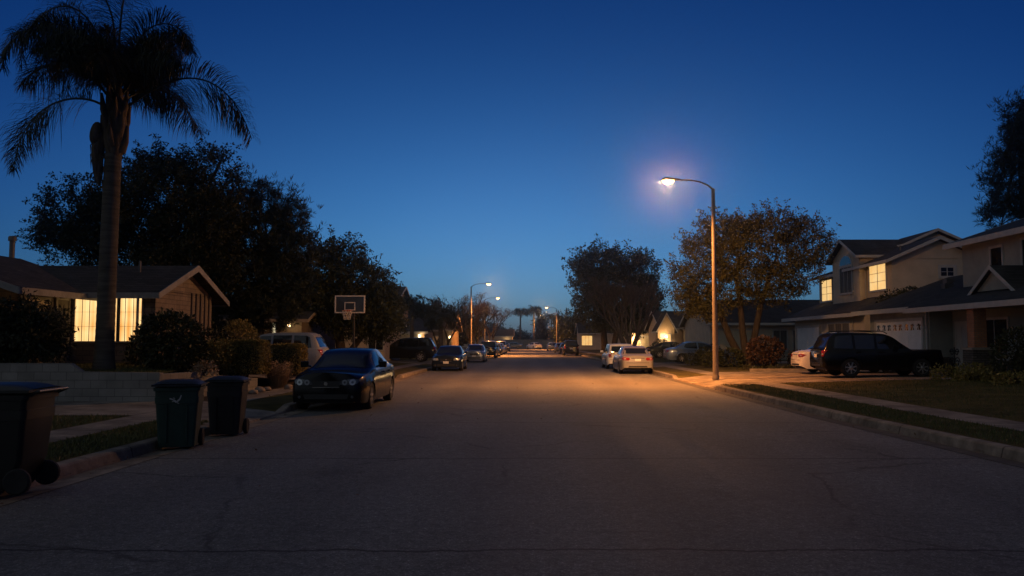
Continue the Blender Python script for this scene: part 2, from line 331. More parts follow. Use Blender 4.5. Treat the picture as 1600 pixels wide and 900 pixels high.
class MB:
    def __init__(s): s.v, s.f, s.mi = [], [], []
    def add(s, vs, fs, m=0):
        b = len(s.v); s.v += [tuple(v) for v in vs]
        for f in fs: s.f.append([i + b for i in f]); s.mi.append(m)
        return s
    def box(s, x0, x1, y0, y1, z0, z1, m=0):
        x0, x1 = min(x0, x1), max(x0, x1); y0, y1 = min(y0, y1), max(y0, y1)
        return s.add([(x0,y0,z0),(x1,y0,z0),(x1,y1,z0),(x0,y1,z0),(x0,y0,z1),(x1,y0,z1),(x1,y1,z1),(x0,y1,z1)],
                     [(0,3,2,1),(4,5,6,7),(0,1,5,4),(1,2,6,5),(2,3,7,6),(3,0,4,7)], m)
    def bar(s, a, b, w, h, up=(0,0,1), m=0):
        a, b = Vector(a), Vector(b); d = (b - a).normalized(); u = Vector(up)
        sd = d.cross(u).normalized(); u = sd.cross(d).normalized()
        vs = []
        for p in (a, b):
            for i, j in ((-1,-1),(1,-1),(1,1),(-1,1)): vs.append(p + sd * (i*w/2) + u * (j*h/2))
        return s.add(vs, [(0,3,2,1),(4,5,6,7),(0,1,5,4),(1,2,6,5),(2,3,7,6),(3,0,4,7)], m)
    def slab(s, pts, t, m=0):
        """polygon with thickness t downwards"""
        n = len(pts); vs = [tuple(p) for p in pts] + [(p[0], p[1], p[2] - t) for p in pts]
        fs = [tuple(range(n)), tuple(range(2*n-1, n-1, -1))] + [(i, i+n, (i+1)%n+n, (i+1)%n) for i in range(n)]
        return s.add(vs, fs, m)
    def prism(s, poly, off, m=0):
        n = len(poly); off = Vector(off)
        vs = [tuple(p) for p in poly] + [tuple(Vector(p) + off) for p in poly]
        fs = [tuple(range(n-1, -1, -1)), tuple(range(n, 2*n))] + [(i, (i+1)%n, (i+1)%n+n, i+n) for i in range(n)]
        return s.add(vs, fs, m)
    def tube(s, pts, rad, n=8, m=0, cap=True):
        pts = [Vector(p) for p in pts]; rad = rad if isinstance(rad, (list, tuple)) else [rad] * len(pts)
        vs, fs = [], []
        ref = Vector((0, 0, 1))
        d0 = (pts[-1] - pts[0]).normalized() if (pts[-1] - pts[0]).length > 1e-6 else Vector((1, 0, 0))
        if abs(d0.z) > .9: ref = Vector((1, 0, 0))
        for i, p in enumerate(pts):
            d = (pts[min(i+1, len(pts)-1)] - pts[max(i-1, 0)])
            d = d.normalized() if d.length > 1e-9 else d0
            a = d.cross(ref)
            a = a.normalized() if a.length > 1e-6 else d.orthogonal().normalized()
            b = d.cross(a).normalized()
            for k in range(n):
                t = 2*PI*k/n; vs.append(p + (a*math.cos(t) + b*math.sin(t)) * rad[i])
        for i in range(len(pts)-1):
            for k in range(n):
                fs.append((i*n+k, i*n+(k+1)%n, (i+1)*n+(k+1)%n, (i+1)*n+k))
        if cap: fs += [tuple(range(n-1, -1, -1)), tuple(range((len(pts)-1)*n, len(pts)*n))]
        return s.add(vs, fs, m)
    def lathe(s, prof, c, axis='z', n=24, m=0, cap=True):
        """prof: (radius, height along the axis)"""
        vs, fs = [], []
        for r, h in prof:
            for k in range(n):
                t = 2*PI*k/n; a, b = r*math.cos(t), r*math.sin(t)
                p = {'z': (a, b, h), 'y': (a, h, b), 'x': (h, a, b)}[axis]
                vs.append((c[0]+p[0], c[1]+p[1], c[2]+p[2]))
        for i in range(len(prof)-1):
            for k in range(n): fs.append((i*n+k, i*n+(k+1)%n, (i+1)*n+(k+1)%n, (i+1)*n+k))
        if cap: fs += [tuple(range(n-1, -1, -1)), tuple(range((len(prof)-1)*n, len(prof)*n))]
        return s.add(vs, fs, m)
    def grid(s, rows, m=0):
        b = len(s.v); w = len(rows[0])
        for r in rows: s.v += [tuple(p) for p in r]
        for i in range(len(rows)-1):
            for j in range(w-1):
                s.f.append([b+i*w+j, b+i*w+j+1, b+(i+1)*w+j+1, b+(i+1)*w+j]); s.mi.append(m)
        return s
    def build(s, name, mats, parent=None, smooth=None, world=True, bevel=0):
        me = bpy.data.meshes.new(name)
        vs = s.v
        if parent is not None and world:
            inv = chain_matrix(parent).inverted()
            vs = [tuple(inv @ Vector(v)) for v in vs]
        me.from_pydata(vs, [], s.f); 
        me.polygons.foreach_set('material_index', s.mi)
        bm = bmesh.new(); bm.from_mesh(me)
        bmesh.ops.recalc_face_normals(bm, faces=bm.faces)
        if bevel:
            bmesh.ops.remove_doubles(bm, verts=bm.verts, dist=1e-5)
            es = [e for e in bm.edges if len(e.link_faces) == 2 and e.calc_face_angle(0) > R(35)]
            try: bmesh.ops.bevel(bm, geom=es, offset=bevel, segments=2, affect='EDGES', profile=.6, clamp_overlap=True)
            except Exception: pass
        bm.to_mesh(me); bm.free(); me.update()
        return link_mesh(name, me, mats, parent, smooth)

def struct(name, mb, mat, kind='structure', **k):
    return tag(mb.build(name, mat, **k), kind=kind)

def npmesh(name, V, F, mat, parent=None, world=True):
    """quads from numpy arrays"""
    if parent is not None and world:
        inv = np.array(chain_matrix(parent).inverted()); V = V @ inv[:3, :3].T + inv[:3, 3]
    me = bpy.data.meshes.new(name)
    k = F.shape[1]
    me.vertices.add(len(V)); me.vertices.foreach_set('co', V.astype(np.float32).ravel())
    me.loops.add(F.size); me.loops.foreach_set('vertex_index', F.astype(np.int32).ravel())
    me.polygons.add(len(F)); me.polygons.foreach_set('loop_start', np.arange(0, F.size, k, dtype=np.int32))
    me.update(calc_edges=True); me.validate()
    return link_mesh(name, me, mat, parent)

def unit(a): return a / (np.linalg.norm(a, axis=1, keepdims=True) + 1e-9)

def leaf_quads(P, D, L, W, twist=None):
    """one diamond leaf per point P along direction D"""
    n = len(P)
    rnd = RNG.normal(size=(n, 3)); sd = unit(np.cross(D, rnd))
    L = L[:, None]; W = W[:, None]
    V = np.stack([P, P + D*L*.45 + sd*W*.5, P + D*L, P + D*L*.45 - sd*W*.5], 1).reshape(-1, 3)
    F = np.arange(4*n).reshape(n, 4)
    return V, F

# ------------------------------------------------------------------ ground and street
def lerp(pts):
    def f(y):
        if y <= pts[0][0]: return pts[0][1]
        for (a, va), (b, vb) in zip(pts, pts[1:]):
            if y <= b: return va + (vb - va) * (y - a) / (b - a)
        return pts[-1][1]
    return f
XL = lerp([(-20, -5.85), (46, -5.85), (78, -5.4), (190, -5.2)])          # kerb faces
XR = lerp([(-20, 7.7), (5, 7.25), (11.5, 6.98), (18, 6.68), (29, 6.52), (60, 6.45), (95, 5.9), (190, 5.2)])
APR_L = [(16.2, 19.6), (31.5, 37.), (56., 62.), (88., 93.)]              # driveway aprons
APR_R = [(29.6, 37.2), (49.5, 58.), (70., 75.), (98., 103.)]
def hk(Y, aps):
    h = .15
    for a, b in aps:
        if a - .7 < Y < b + .7:
            t = min(1, max(0, (Y - a + .7) / .7)) * min(1, max(0, (b + .7 - Y) / .7))
            h = min(h, .15 - .125 * t)
    return h
YS = sorted(set([round(v, 2) for v in list(np.arange(-40, 60, .5)) + list(np.arange(60, 181, 2.)) + [a + d for ap in (APR_L + APR_R) for a in ap for d in (-.7, 0, .7)]]))

def ribbon(name, fx0, fx1, fz0, fz1, mat, y0=-40., y1=178., n=1, kind='structure'):
    mb = MB(); rows = []
    for Y in [y for y in YS if y0 <= y <= y1]:
        r = []
        for i in range(n+1):
            t = i / n; r.append((fx0(Y)*(1-t) + fx1(Y)*t, Y, fz0(Y)*(1-t) + fz1(Y)*t))
        rows.append(r)
    mb.grid(rows)
    return struct(name, mb, mat, kind)

g = MB(); g.add([(-1500, -600, -.12), (1500, -600, -.12), (1500, 2500, -.12), (-1500, 2500, -.12)], [(0, 1, 2, 3)]); struct('ground', g, 'soil')
ribbon('road', lambda y: XL(y)+.44, lambda y: XR(y)-.44, lambda y: .012, lambda y: .012, M['asphalt'], n=6)
# cross street at the far end
g = MB(); g.add([(-70, 178, .012), (70, 178, .012), (70, 191, .012), (-70, 191, .012)], [(0, 1, 2, 3)]); struct('cross_road', g, 'asphalt')
for nm, XF, aps, sg in (('left', XL, APR_L, -1), ('right', XR, APR_R, 1)):
    ribbon('gutter_' + nm, lambda y: XF(y), lambda y: XF(y) - sg*.45, lambda y: -.012, lambda y: .018, M['kerb_concrete' if nm == 'left' else 'gutter_dark'])
    # kerb: sloped face, rounded nose and flat top
    mb = MB(); rows = []
    for Y in [y for y in YS if y <= 178]:
        h = hk(Y, aps); x = XF(Y)
        rows.append([(x - sg*.01, Y, -.02), (x + sg*.025, Y, h*.8), (x + sg*.045, Y, h*.95), (x + sg*.075, Y, h), (x + sg*.2, Y, h + .004), (x + sg*.2, Y, -.1)])
    mb.grid(rows); struct('kerb_' + nm, mb, 'kerb_concrete')

def pk_r(Y): return XR(Y) + 1.55 if Y > 18 else XR(Y) + 1.45 + .1*min(1, max(0, (Y-11)/7))
sw0 = {'left': lambda y: XL(y) - 1.38, 'right': pk_r}
sw1 = {'left': lambda y: XL(y) - 2.28, 'right': lambda y: pk_r(y) + .95}
for nm, XF, aps, sg in (('left', XL, APR_L, -1), ('right', XR, APR_R, 1)):
    # planting strips between the aprons, then the aprons themselves
    segs, y = [], -40.
    for a, b in aps: segs.append((y, a)); y = b
    segs.append((y, 178.))
    for a, b in segs:
        ribbon('parkway_turf', lambda y: XF(y)+sg*.2, sw0[nm], lambda y: hk(y, aps) - .002, lambda y: .165, M['turf'], a, b, 3)
    for a, b in aps:
        ribbon('driveway_apron', lambda y: XF(y)+sg*.2, sw0[nm], lambda y: hk(y, aps)+.003, lambda y: .168, M['concrete'], a, b, 3)
    ribbon('sidewalk_' + nm, sw0[nm], sw1[nm], lambda y: .172, lambda y: .18, M['concrete'])

def patchy(name, x0, x1, y0, y1, zf, mat, nx=12, ny=12, kind='structure'):
    mb = MB(); rows = []
    for i in range(ny+1):
        Y = y0 + (y1-y0)*i/ny; a = x0(Y) if callable(x0) else x0; b = x1(Y) if callable(x1) else x1
        rows.append([(a + (b-a)*j/nx, Y, zf(a + (b-a)*j/nx, Y)) for j in range(nx+1)])
    mb.grid(rows); return struct(name, mb, mat, kind)

def rz_r(x, y): return .178 + .13 * min(1, max(0, (x - 9.2) / 5.))         # right-hand lots rise gently to the houses
patchy('front_lawn', sw1['right'], 40, -40, 29.9, lambda x, y: rz_r(x, y), M['turf'], 24, 30)
patchy('driveway', sw1['right'], 18.4, 29.9, 40.2, lambda x, y: rz_r(x, y) + .004, M['concrete'], 12, 12)
patchy('front_yard_soil', sw1['right'], 34, 40.2, 51.5, lambda x, y: rz_r(x, y), M['turf'], 12, 12)
patchy('driveway', sw1['right'], 19, 51.5, 58.2, lambda x, y: rz_r(x, y) + .004, M['concrete'], 12, 12)
patchy('front_yard_soil', sw1['right'], 40, 58.2, 178, lambda x, y: rz_r(x, y), M['turf'], 12, 30)
def rz_l(x, y): return .178 + .25 * min(1, max(0, (-8 - x) / 5.))
patchy('side_lawn', -40, sw1['left'], -40, 16.9, lambda x, y: .176, M['turf'], 24, 24)
patchy('driveway', -40, sw1['left'], 16.9, 20.8, lambda x, y: .184, M['concrete'], 12, 4)
# raised lot behind the garden wall
XWALL = X(255, 20.9)
patchy('raised_bed', -40, XWALL - .1, 21.0, 31.4, lambda x, y: .86 + .14*min(1, max(0, (y-21)/3)) - .55*min(1, max(0, (y-24)/6))*min(1, max(0, (x+13.)/4.5)), M['turf'], 24, 20)
patchy('verge_soil', XWALL - .1, sw1['left'], 20.8, 31.4, lambda x, y: .178, M['soil'], 4, 10)
patchy('driveway', -24, sw1['left'], 31.4, 37.2, lambda x, y: rz_l(x, y) + .05*min(1, max(0, (-9-x)/3)), M['concrete'], 12, 4)
patchy('front_lawn', -40, sw1['left'], 37.2, 56, lambda x, y: rz_l(x, y), M['turf'], 12, 12)
patchy('driveway', -20, sw1['left'], 56, 62, lambda x, y: rz_l(x, y) + .004, M['concrete'], 12, 4)
patchy('front_lawn', -40, sw1['left'], 62, 178, lambda x, y: rz_l(x, y), M['turf'], 12, 20)

def blades(name, n, sample, hmin, hmax, mat='blade'):
    P = np.array([sample() for _ in range(n)])
    D = RNG.normal(size=(n, 3)) * .35; D[:, 2] = 1; D = unit(D)
    h = RNG.uniform(hmin, hmax, n)
    V, F = leaf_quads(P, D, h, h*.16)
    return tag(npmesh(name, V, F, M[mat]), kind='stuff')
def s_right():
    while True:
        y = random.uniform(10.5, 29.8)
        x = random.uniform(sw1['right'](y), 19)
        if abs((x + .6)*FPX/y) < 800 + VPX: return (x, y, rz_r(x, y) - .005)
blades('lawn_grass', 42000, s_right, .03, .075)
def s_rpark():
    y = random.uniform(10, 29.2); x = random.uniform(XR(y)+.22, sw0['right'](y) - .02); return (x, y, .155)
blades('parkway_grass', 16000, s_rpark, .03, .08)
def s_lpark():
    y = random.uniform(8, 15.9); x = random.uniform(sw0['left'](y)+.02, XL(y)-.22); return (x, y, .15)
blades('parkway_grass', 12000, s_lpark, .03, .08)
def s_lawn_l():
    y = random.uniform(11, 16.8); x = random.uniform(-12.5, sw1['left'](y)); return (x, y, .17)
blades('lawn_grass', 14000, s_lawn_l, .03, .08)
def s_bed():
    y = random.uniform(21.2, 25.2); x = random.uniform(-16, XWALL-.3); return (x, y, .86 + .14*min(1, max(0, (y-21)/3)) - .01)
blades('lawn_grass', 12000, s_bed, .03, .09)
def litter(name, n, sample, size=.05):
    P = np.array([sample() for _ in range(n)]); D = RNG.normal(size=(n, 3)); D[:, 2] *= .15; D = unit(D); l = RNG.uniform(.5, 1.4, n)*size
    b_ = np.cross(D, np.array([0, 0, 1.]) + RNG.normal(size=(n, 3))*.3); b_ = unit(b_)*(l*.28)[:, None]
    V = np.stack([P, P + D*(l*.5)[:, None] + b_, P + D*l[:, None], P + D*(l*.5)[:, None] - b_], 1).reshape(-1, 3); V[:, 2] = np.maximum(V[:, 2], np.repeat(P[:, 2], 4))
    return tag(npmesh(name, V, np.arange(4*n).reshape(n, 4), M['leaf_rust']), kind='stuff')
def s_lit():
    r = random.random(); y = random.uniform(8, 45)
    if r < .35: x = XL(y) + abs(random.gauss(0, .16)); return (x, y, .03)
    if r < .62: x = XR(y) - abs(random.gauss(0, .16)); return (x, y, .03)
    if r < .75: return (random.uniform(-5.2, 6), y, .022)
    if r < .88: return (random.uniform(sw1['left'](y), XL(y)-.2), y, .195)
    return (random.uniform(XR(y)+.2, sw1['right'](y) + 2), y, .215)
litter('fallen_leaves', 2600, s_lit)
# far ridge behind the end of the street
mb = MB(); rows = []
xs = np.linspace(-700, 700, 90)
for k, (dy, f) in enumerate(((0, .0), (60, .7), (120, 1.), (260, .75), (420, 0))):
    rows.append([(x, 900 + dy, -1 + f*(10 + 3.5*math.sin(x*.011+1) + 2*math.sin(x*.031) + 1*math.sin(x*.083))) for x in xs])
mb.grid(rows); struct('hills', mb, 'hill')

# ------------------------------------------------------------------ plants
def tree(name, label, loc, trunks, lobes, nclump, per, cr, leaf, mats, group=None, style='leaf', wl=.5, twigs=90, surf=.55, cat='tree', parent_trunk='trunk', limbs=True, sprig=.45):
    """trunks: polylines [(x,y,z,r)...]; lobes: (x,y,z,rx,ry,rz) in metres from loc"""
    root = thing(name, label, cat, loc, 0, group)
    L0 = np.array([l[:6] for l in lobes]); vol = (L0[:, 3]*L0[:, 4]*L0[:, 5])**.75; vol /= vol.sum()
    idx = RNG.choice(len(lobes), nclump, p=vol)
    d = unit(RNG.normal(size=(nclump, 3)))
    rr = np.where(RNG.random(nclump) < surf, RNG.uniform(.78, 1.04, nclump), RNG.random(nclump)**.45)
    C = L0[idx, :3] + d * L0[idx, 3:6] * rr[:, None]
    # leaves
    szc = RNG.uniform(.5, 1.45, nclump)
    pern = np.maximum(4, (per * szc**1.5 / 1.0)).astype(int)
    # ragged sprigs that stand out of the outline
    if sprig:
        ns = int(nclump*sprig); si = RNG.choice(len(lobes), ns, p=vol); sd_ = RNG.normal(size=(ns, 3)); sd_[:, 2] = np.abs(sd_[:, 2])*1.1 - .25; sd_ = unit(sd_)
        base = L0[si, :3] + sd_*L0[si, 3:6]*.95; dv = unit(sd_ + np.array([0, 0, .7]) + RNG.normal(size=(ns, 3))*.25)
        for q in range(3):
            C = np.concatenate([C, base + dv*(cr*(.4 + .8*q))*RNG.uniform(.7, 1.25, (ns, 1))]); szc = np.concatenate([szc, np.full(ns, .52 - .12*q)]); pern = np.concatenate([pern, np.full(ns, max(3, int(per*(.30 - .08*q))))])
    own = np.repeat(np.arange(len(C)), pern)
    off = np.clip(RNG.normal(size=(len(own), 3)), -1.7, 1.7) * (cr * szc[own])[:, None] * np.array([.55, .55, .42])
    if style == 'radial':
        P = C[own] + off*.12; D = unit(off + np.array([0, 0, .25*cr]))
        P = P + D * RNG.random(len(own))[:, None] * .1
    else:
        P = C[own] + off
        D = unit(RNG.normal(size=(len(own), 3)) + unit(off)*.8 + np.array([0, 0, -.25]))
    l = leaf * RNG.uniform(.55, 1.5, len(own))
    V, F = leaf_quads(P, D, l, l*wl)
    mb = MB()
    tips = []
    for t in trunks:
        mb.tube([p[:3] for p in t], [p[3] for p in t], 9, cap=False)
        tips.append((Vector(t[-1][:3]), t[-1][3], Vector(t[len(t)//2][:3]), t[len(t)//2][3]))
    if limbs:
        hub = []
        for i, lb in enumerate(lobes):
            c = Vector(lb[:3]) + Vector((0, 0, -.25*lb[5]))
            tp = min(tips, key=lambda q: (q[0] - c).length)
            a, r = tp[0], tp[1]*.8
            m = (a + c)/2 + Vector((random.uniform(-.2, .2), random.uniform(-.2, .2), -.08*(c-a).length))
            mb.tube([a, m, c], [r, r*.7, r*.4], 6, cap=False); hub.append((c, r*.4))
        for k in RNG.choice(nclump, min(twigs, nclump), replace=False):
            h, r = hub[idx[k]]; e = Vector(C[k])
            m = (h + e)/2 + Vector((random.uniform(-.15, .15), random.uniform(-.15, .15), random.uniform(-.05, .2)))*(e-h).length*.5
            mb.tube([h, m, e], [r*.7, r*.4, .008], 4, cap=False)
    mb.build('trunk', mats[1], root, 180, world=False)
    npmesh('crown', V, F, M[mats[0]] if isinstance(mats[0], str) else mats[0], root, world=False)
    return root

def bare_tree(name, label, loc, height, spread, mats, trunks=1, levels=6, leaves=0, leafm=None, group=None, seed=0, r0=.16, lean=.22, first=.25, upright=.25):
    rnd = random.Random(seed); root = thing(name, label, 'tree', loc, 0, group)
    mb = MB(); ends = []
    def grow(p, d, ln, r, lv):
        q = p + d*ln; mid = (p+q)/2 + Vector((rnd.uniform(-1, 1), rnd.uniform(-1, 1), 0))*ln*.07
        mb.tube([p, mid, q], [r, r*.87, r*.72], 7 if lv > levels-2 else 4 if lv > 1 else 3, cap=False)
        if lv == 0: ends.append((q, d)); return
        for k in range(rnd.choice((2, 3, 3) if lv > 1 else (2, 3, 4))):
            nd = (d + Vector((rnd.gauss(0, 1), rnd.gauss(0, 1), rnd.gauss(0, .5)))*spread + Vector((0, 0, upright*.4))).normalized()
            grow(q, nd, ln*rnd.uniform(.62, .86), max(r*.66, .009), lv-1)
    for k in range(trunks):
        a = 2*PI*k/trunks + .6; d = Vector((math.cos(a)*lean*(trunks > 1), math.sin(a)*lean*(trunks > 1), 1)).normalized()
        grow(Vector((math.cos(a)*.15*(trunks > 1), math.sin(a)*.15*(trunks > 1), -.05)), d, height*first, r0, levels)
    mb.build('trunk', mats[0], root, 180, world=False)
    if leaves:
        sel = [ends[rnd.randrange(len(ends))] for _ in range(leaves)]
        P = np.array([tuple(e[0]) for e in sel]) + RNG.normal(size=(leaves, 3))*.2
        D = unit(RNG.normal(size=(leaves, 3)) + np.array([0, 0, -.5])); l = RNG.uniform(.06, .15, leaves)
        V, F = leaf_quads(P, D, l, l*.6); npmesh('crown', V, F, M[leafm], root, world=False)
    return root

def shrub(name, label, loc, lobes, n, leaf, mat, cat='shrub', group=None, box=False, jitter=.05, stem=.35, wl=.55):
    """dense bush: leaves on and just under the surface of rounded lobes (or of a clipped box), woody stems within"""
    root = thing(name, label, cat, loc, 0, group)
    A = np.array(lobes, float); area = (A[:, 3]*A[:, 4] + A[:, 4]*A[:, 5] + A[:, 3]*A[:, 5]); area /= area.sum()
    idx = RNG.choice(len(A), n, p=area)
    d = RNG.normal(size=(n, 3)); d = unit(d)
    if box:
        e = 7.; d = d / (np.abs(d)**e).sum(1, keepdims=True)**(1/e)
        # spread evenly over box faces
        u = RNG.uniform(-1, 1, (n, 3)); ax = RNG.choice(3, n, p=[.28, .28, .44]); sg = np.sign(RNG.normal(size=n))
        u[np.arange(n), ax] = sg; rr = (np.abs(u)**e).sum(1, keepdims=True)**(1/e); d = u/rr
        d[:, 2] = np.where((ax == 2) & (sg < 0), -d[:, 2], d[:, 2])
    depth = 1 - np.abs(RNG.normal(0, .09 if box else .14, n))
    P = A[idx, :3] + d*A[idx, 3:6]*depth[:, None] + RNG.normal(size=(n, 3))*jitter
    D = unit(unit(d) + RNG.normal(size=(n, 3))*.8)
    l = leaf*RNG.uniform(.6, 1.4, n)
    keep = P[:, 2] > .02; P, D, l = P[keep], D[keep], l[keep]
    V, F = leaf_quads(P, D, l, l*wl)
    npmesh('foliage', V, F, M[mat], root, world=False)
    mb = MB()
    for lb in A:
        for k in range(5):
            a = random.uniform(0, 6.28); e = Vector(lb[:3]) + Vector((math.cos(a)*lb[3]*.5, math.sin(a)*lb[4]*.5, lb[5]*.35))
            mb.tube([(lb[0]*.12 + random.uniform(-.03, .03), lb[1]*.12, -.03), (Vector(lb[:3])*.6 + e*.4), e], [.03, .02, .008], 5, cap=False)
    mb.build('stems', 'bark', root, world=False)
    return root

def frond_mesh(pts, ll, nl, droop, plum=.5, w=.035, rr=.03, seed=0, tilt=0.):
    """feather frond: pts = rachis polyline; leaflets hang from both sides in several planes"""
    rnd = np.random.default_rng(seed)
    pts = np.array(pts, float); seg = np.r_[0, np.cumsum(np.linalg.norm(np.diff(pts, axis=0), axis=1))]; T = seg[-1]
    # smooth resample (Catmull-like by cubic fit)
    k = min(4, len(pts)-1); cs = [np.polyfit(seg/T, pts[:, i], k) for i in range(3)]
    f = lambda t: np.stack([np.polyval(c, t) for c in cs], -1)
    ts = np.linspace(0, 1, 22); C = f(ts)
    mb = MB(); mb.tube([tuple(c) for c in C], [rr*(1 - .85*t) + .004 for t in ts], 5, cap=False)
    n = nl*2; t = np.repeat(np.linspace(.16, .995, nl), 2) + rnd.normal(0, .004, n); t = np.clip(t, .15, 1)
    side = np.tile([1., -1.], nl)
    P = f(t); Tn = unit(f(np.clip(t+.02, 0, 1.02)) - f(t-.02))
    up = np.tile(np.array([0, 0, 1.]), (n, 1)); sd = unit(np.cross(Tn, up)); nrm = unit(np.cross(sd, Tn))
    ang = rnd.normal(.1, plum, n) + tilt*side
    D = sd*side[:, None]*np.cos(ang)[:, None] + nrm*np.sin(ang)[:, None] + Tn*rnd.uniform(.35, .7, n)[:, None]; D = unit(D)
    L = ll*np.sin(np.clip((t-.1)/.9, 0, 1)*PI*.86 + .35)*rnd.uniform(.8, 1.15, n); L = np.maximum(L, ll*.34)
    g = np.zeros((n, 3)); g[:, 2] = -1
    m1 = P + D*(L*.4)[:, None] + g*(L*.06*droop)[:, None]
    m2 = P + D*(L*.74)[:, None] + g*(L*.32*droop)[:, None]
    e = P + D*(L*.9)[:, None] + g*(L*.75*droop)[:, None]
    ws = unit(np.cross(D, g + D*.1))*(w/2)
    V = np.stack([P - ws*.5, P + ws*.5, m1 - ws, m1 + ws, m2 - ws*.7, m2 + ws*.7, e, e + ws*.05], 1).reshape(-1, 3)
    b = np.arange(n)[:, None]*8
    F = np.concatenate([b + np.array([[0, 1, 3, 2]]), b + np.array([[2, 3, 5, 4]]), b + np.array([[4, 5, 7, 6]])], 0)
    o = len(mb.v); mb.v += [tuple(v) for v in V]; mb.f += [[int(i)+o for i in q] for q in F]; mb.mi += [0]*len(F)
    return mb

def arch(base, az, length, rise, droop, out=1., n=7):
    """a frond's rachis: climbs at angle rise, then bends over by droop radians along its length"""
    p = Vector(base); pts = [tuple(p)]; el = rise
    for i in range(n):
        t = (i+1)/n
        e = rise - droop*t**1.35
        p = p + Vector((math.cos(az)*math.cos(e), math.sin(az)*math.cos(e), math.sin(e)))*(length/n); pts.append(tuple(p))
    return pts

# ------------------------------------------------------------------ cars
KIND = {
 'sedan': dict(L=4.75, R=.32, xf=.95, xr=3.72, roof=.64,
    zs=[(0,.60),(.04,.69),(.13,.755),(.45,.82),(1.1,.895),(1.4,.935),(2.4,.93),(3.5,.965),(3.9,.99),(4.4,.975),(4.6,.94),(4.7,.87),(4.75,.77)],
    zr=[(1.25,.88),(1.6,1.10),(2.05,1.335),(2.35,1.405),(2.75,1.43),(3.2,1.41),(3.5,1.345),(3.9,1.14),(4.15,1.0),(4.3,.9)],
    hw=[(0,.64),(.03,.73),(.1,.79),(.3,.85),(.8,.89),(2.4,.90),(3.9,.89),(4.4,.85),(4.6,.80),(4.71,.74),(4.75,.66)],
    zb=[(0,.24),(.2,.19),(4.5,.21),(4.75,.34)],
    side=[[(1.80,.965),(2.60,.955),(2.64,1.355),(2.27,1.335),(1.98,1.20)], [(2.71,.955),(3.42,.985),(3.60,1.05),(3.46,1.265),(3.25,1.335),(2.74,1.36)]],
    ws=[(-.68,.985),(.68,.985),(.55,1.35),(-.55,1.35)], rw=[(-.66,1.05),(.66,1.05),(.54,1.325),(-.54,1.325)], seams=[1.62, 2.665, 3.55], zsill=.26, zbelt=.93, mir=(1.78, .99)),
 'suv': dict(L=4.75, R=.37, xf=.92, xr=3.70, roof=.76,
    zs=[(0,.74),(.05,.83),(.2,.95),(1.1,1.03),(1.35,1.06),(3.0,1.08),(4.55,1.09),(4.67,1.06),(4.75,.96)],
    zr=[(1.24,1.06),(1.58,1.28),(1.97,1.58),(2.25,1.69),(2.7,1.74),(4.0,1.75),(4.3,1.72),(4.42,1.62),(4.6,1.25),(4.67,1.06)],
    hw=[(0,.70),(.03,.79),(.1,.84),(.3,.88),(.8,.90),(2.4,.91),(4.2,.905),(4.55,.88),(4.7,.83),(4.75,.74)],
    zb=[(0,.34),(.2,.27),(4.5,.28),(4.75,.40)],
    side=[[(1.74,1.11),(2.62,1.10),(2.65,1.62),(2.24,1.60),(1.95,1.42)], [(2.73,1.10),(3.48,1.10),(3.50,1.64),(2.74,1.635)], [(3.58,1.11),(4.33,1.13),(4.24,1.56),(4.1,1.62),(3.60,1.64)]],
    ws=[(-.70,1.13),(.70,1.13),(.62,1.62),(-.62,1.62)], rw=[(-.66,1.16),(.66,1.16),(.60,1.58),(-.60,1.58)], seams=[1.55, 2.68, 3.54], zsill=.36, zbelt=1.07, mir=(1.85, 1.14)),
}
KIND['wagon'] = dict(KIND['suv'], L=4.6)

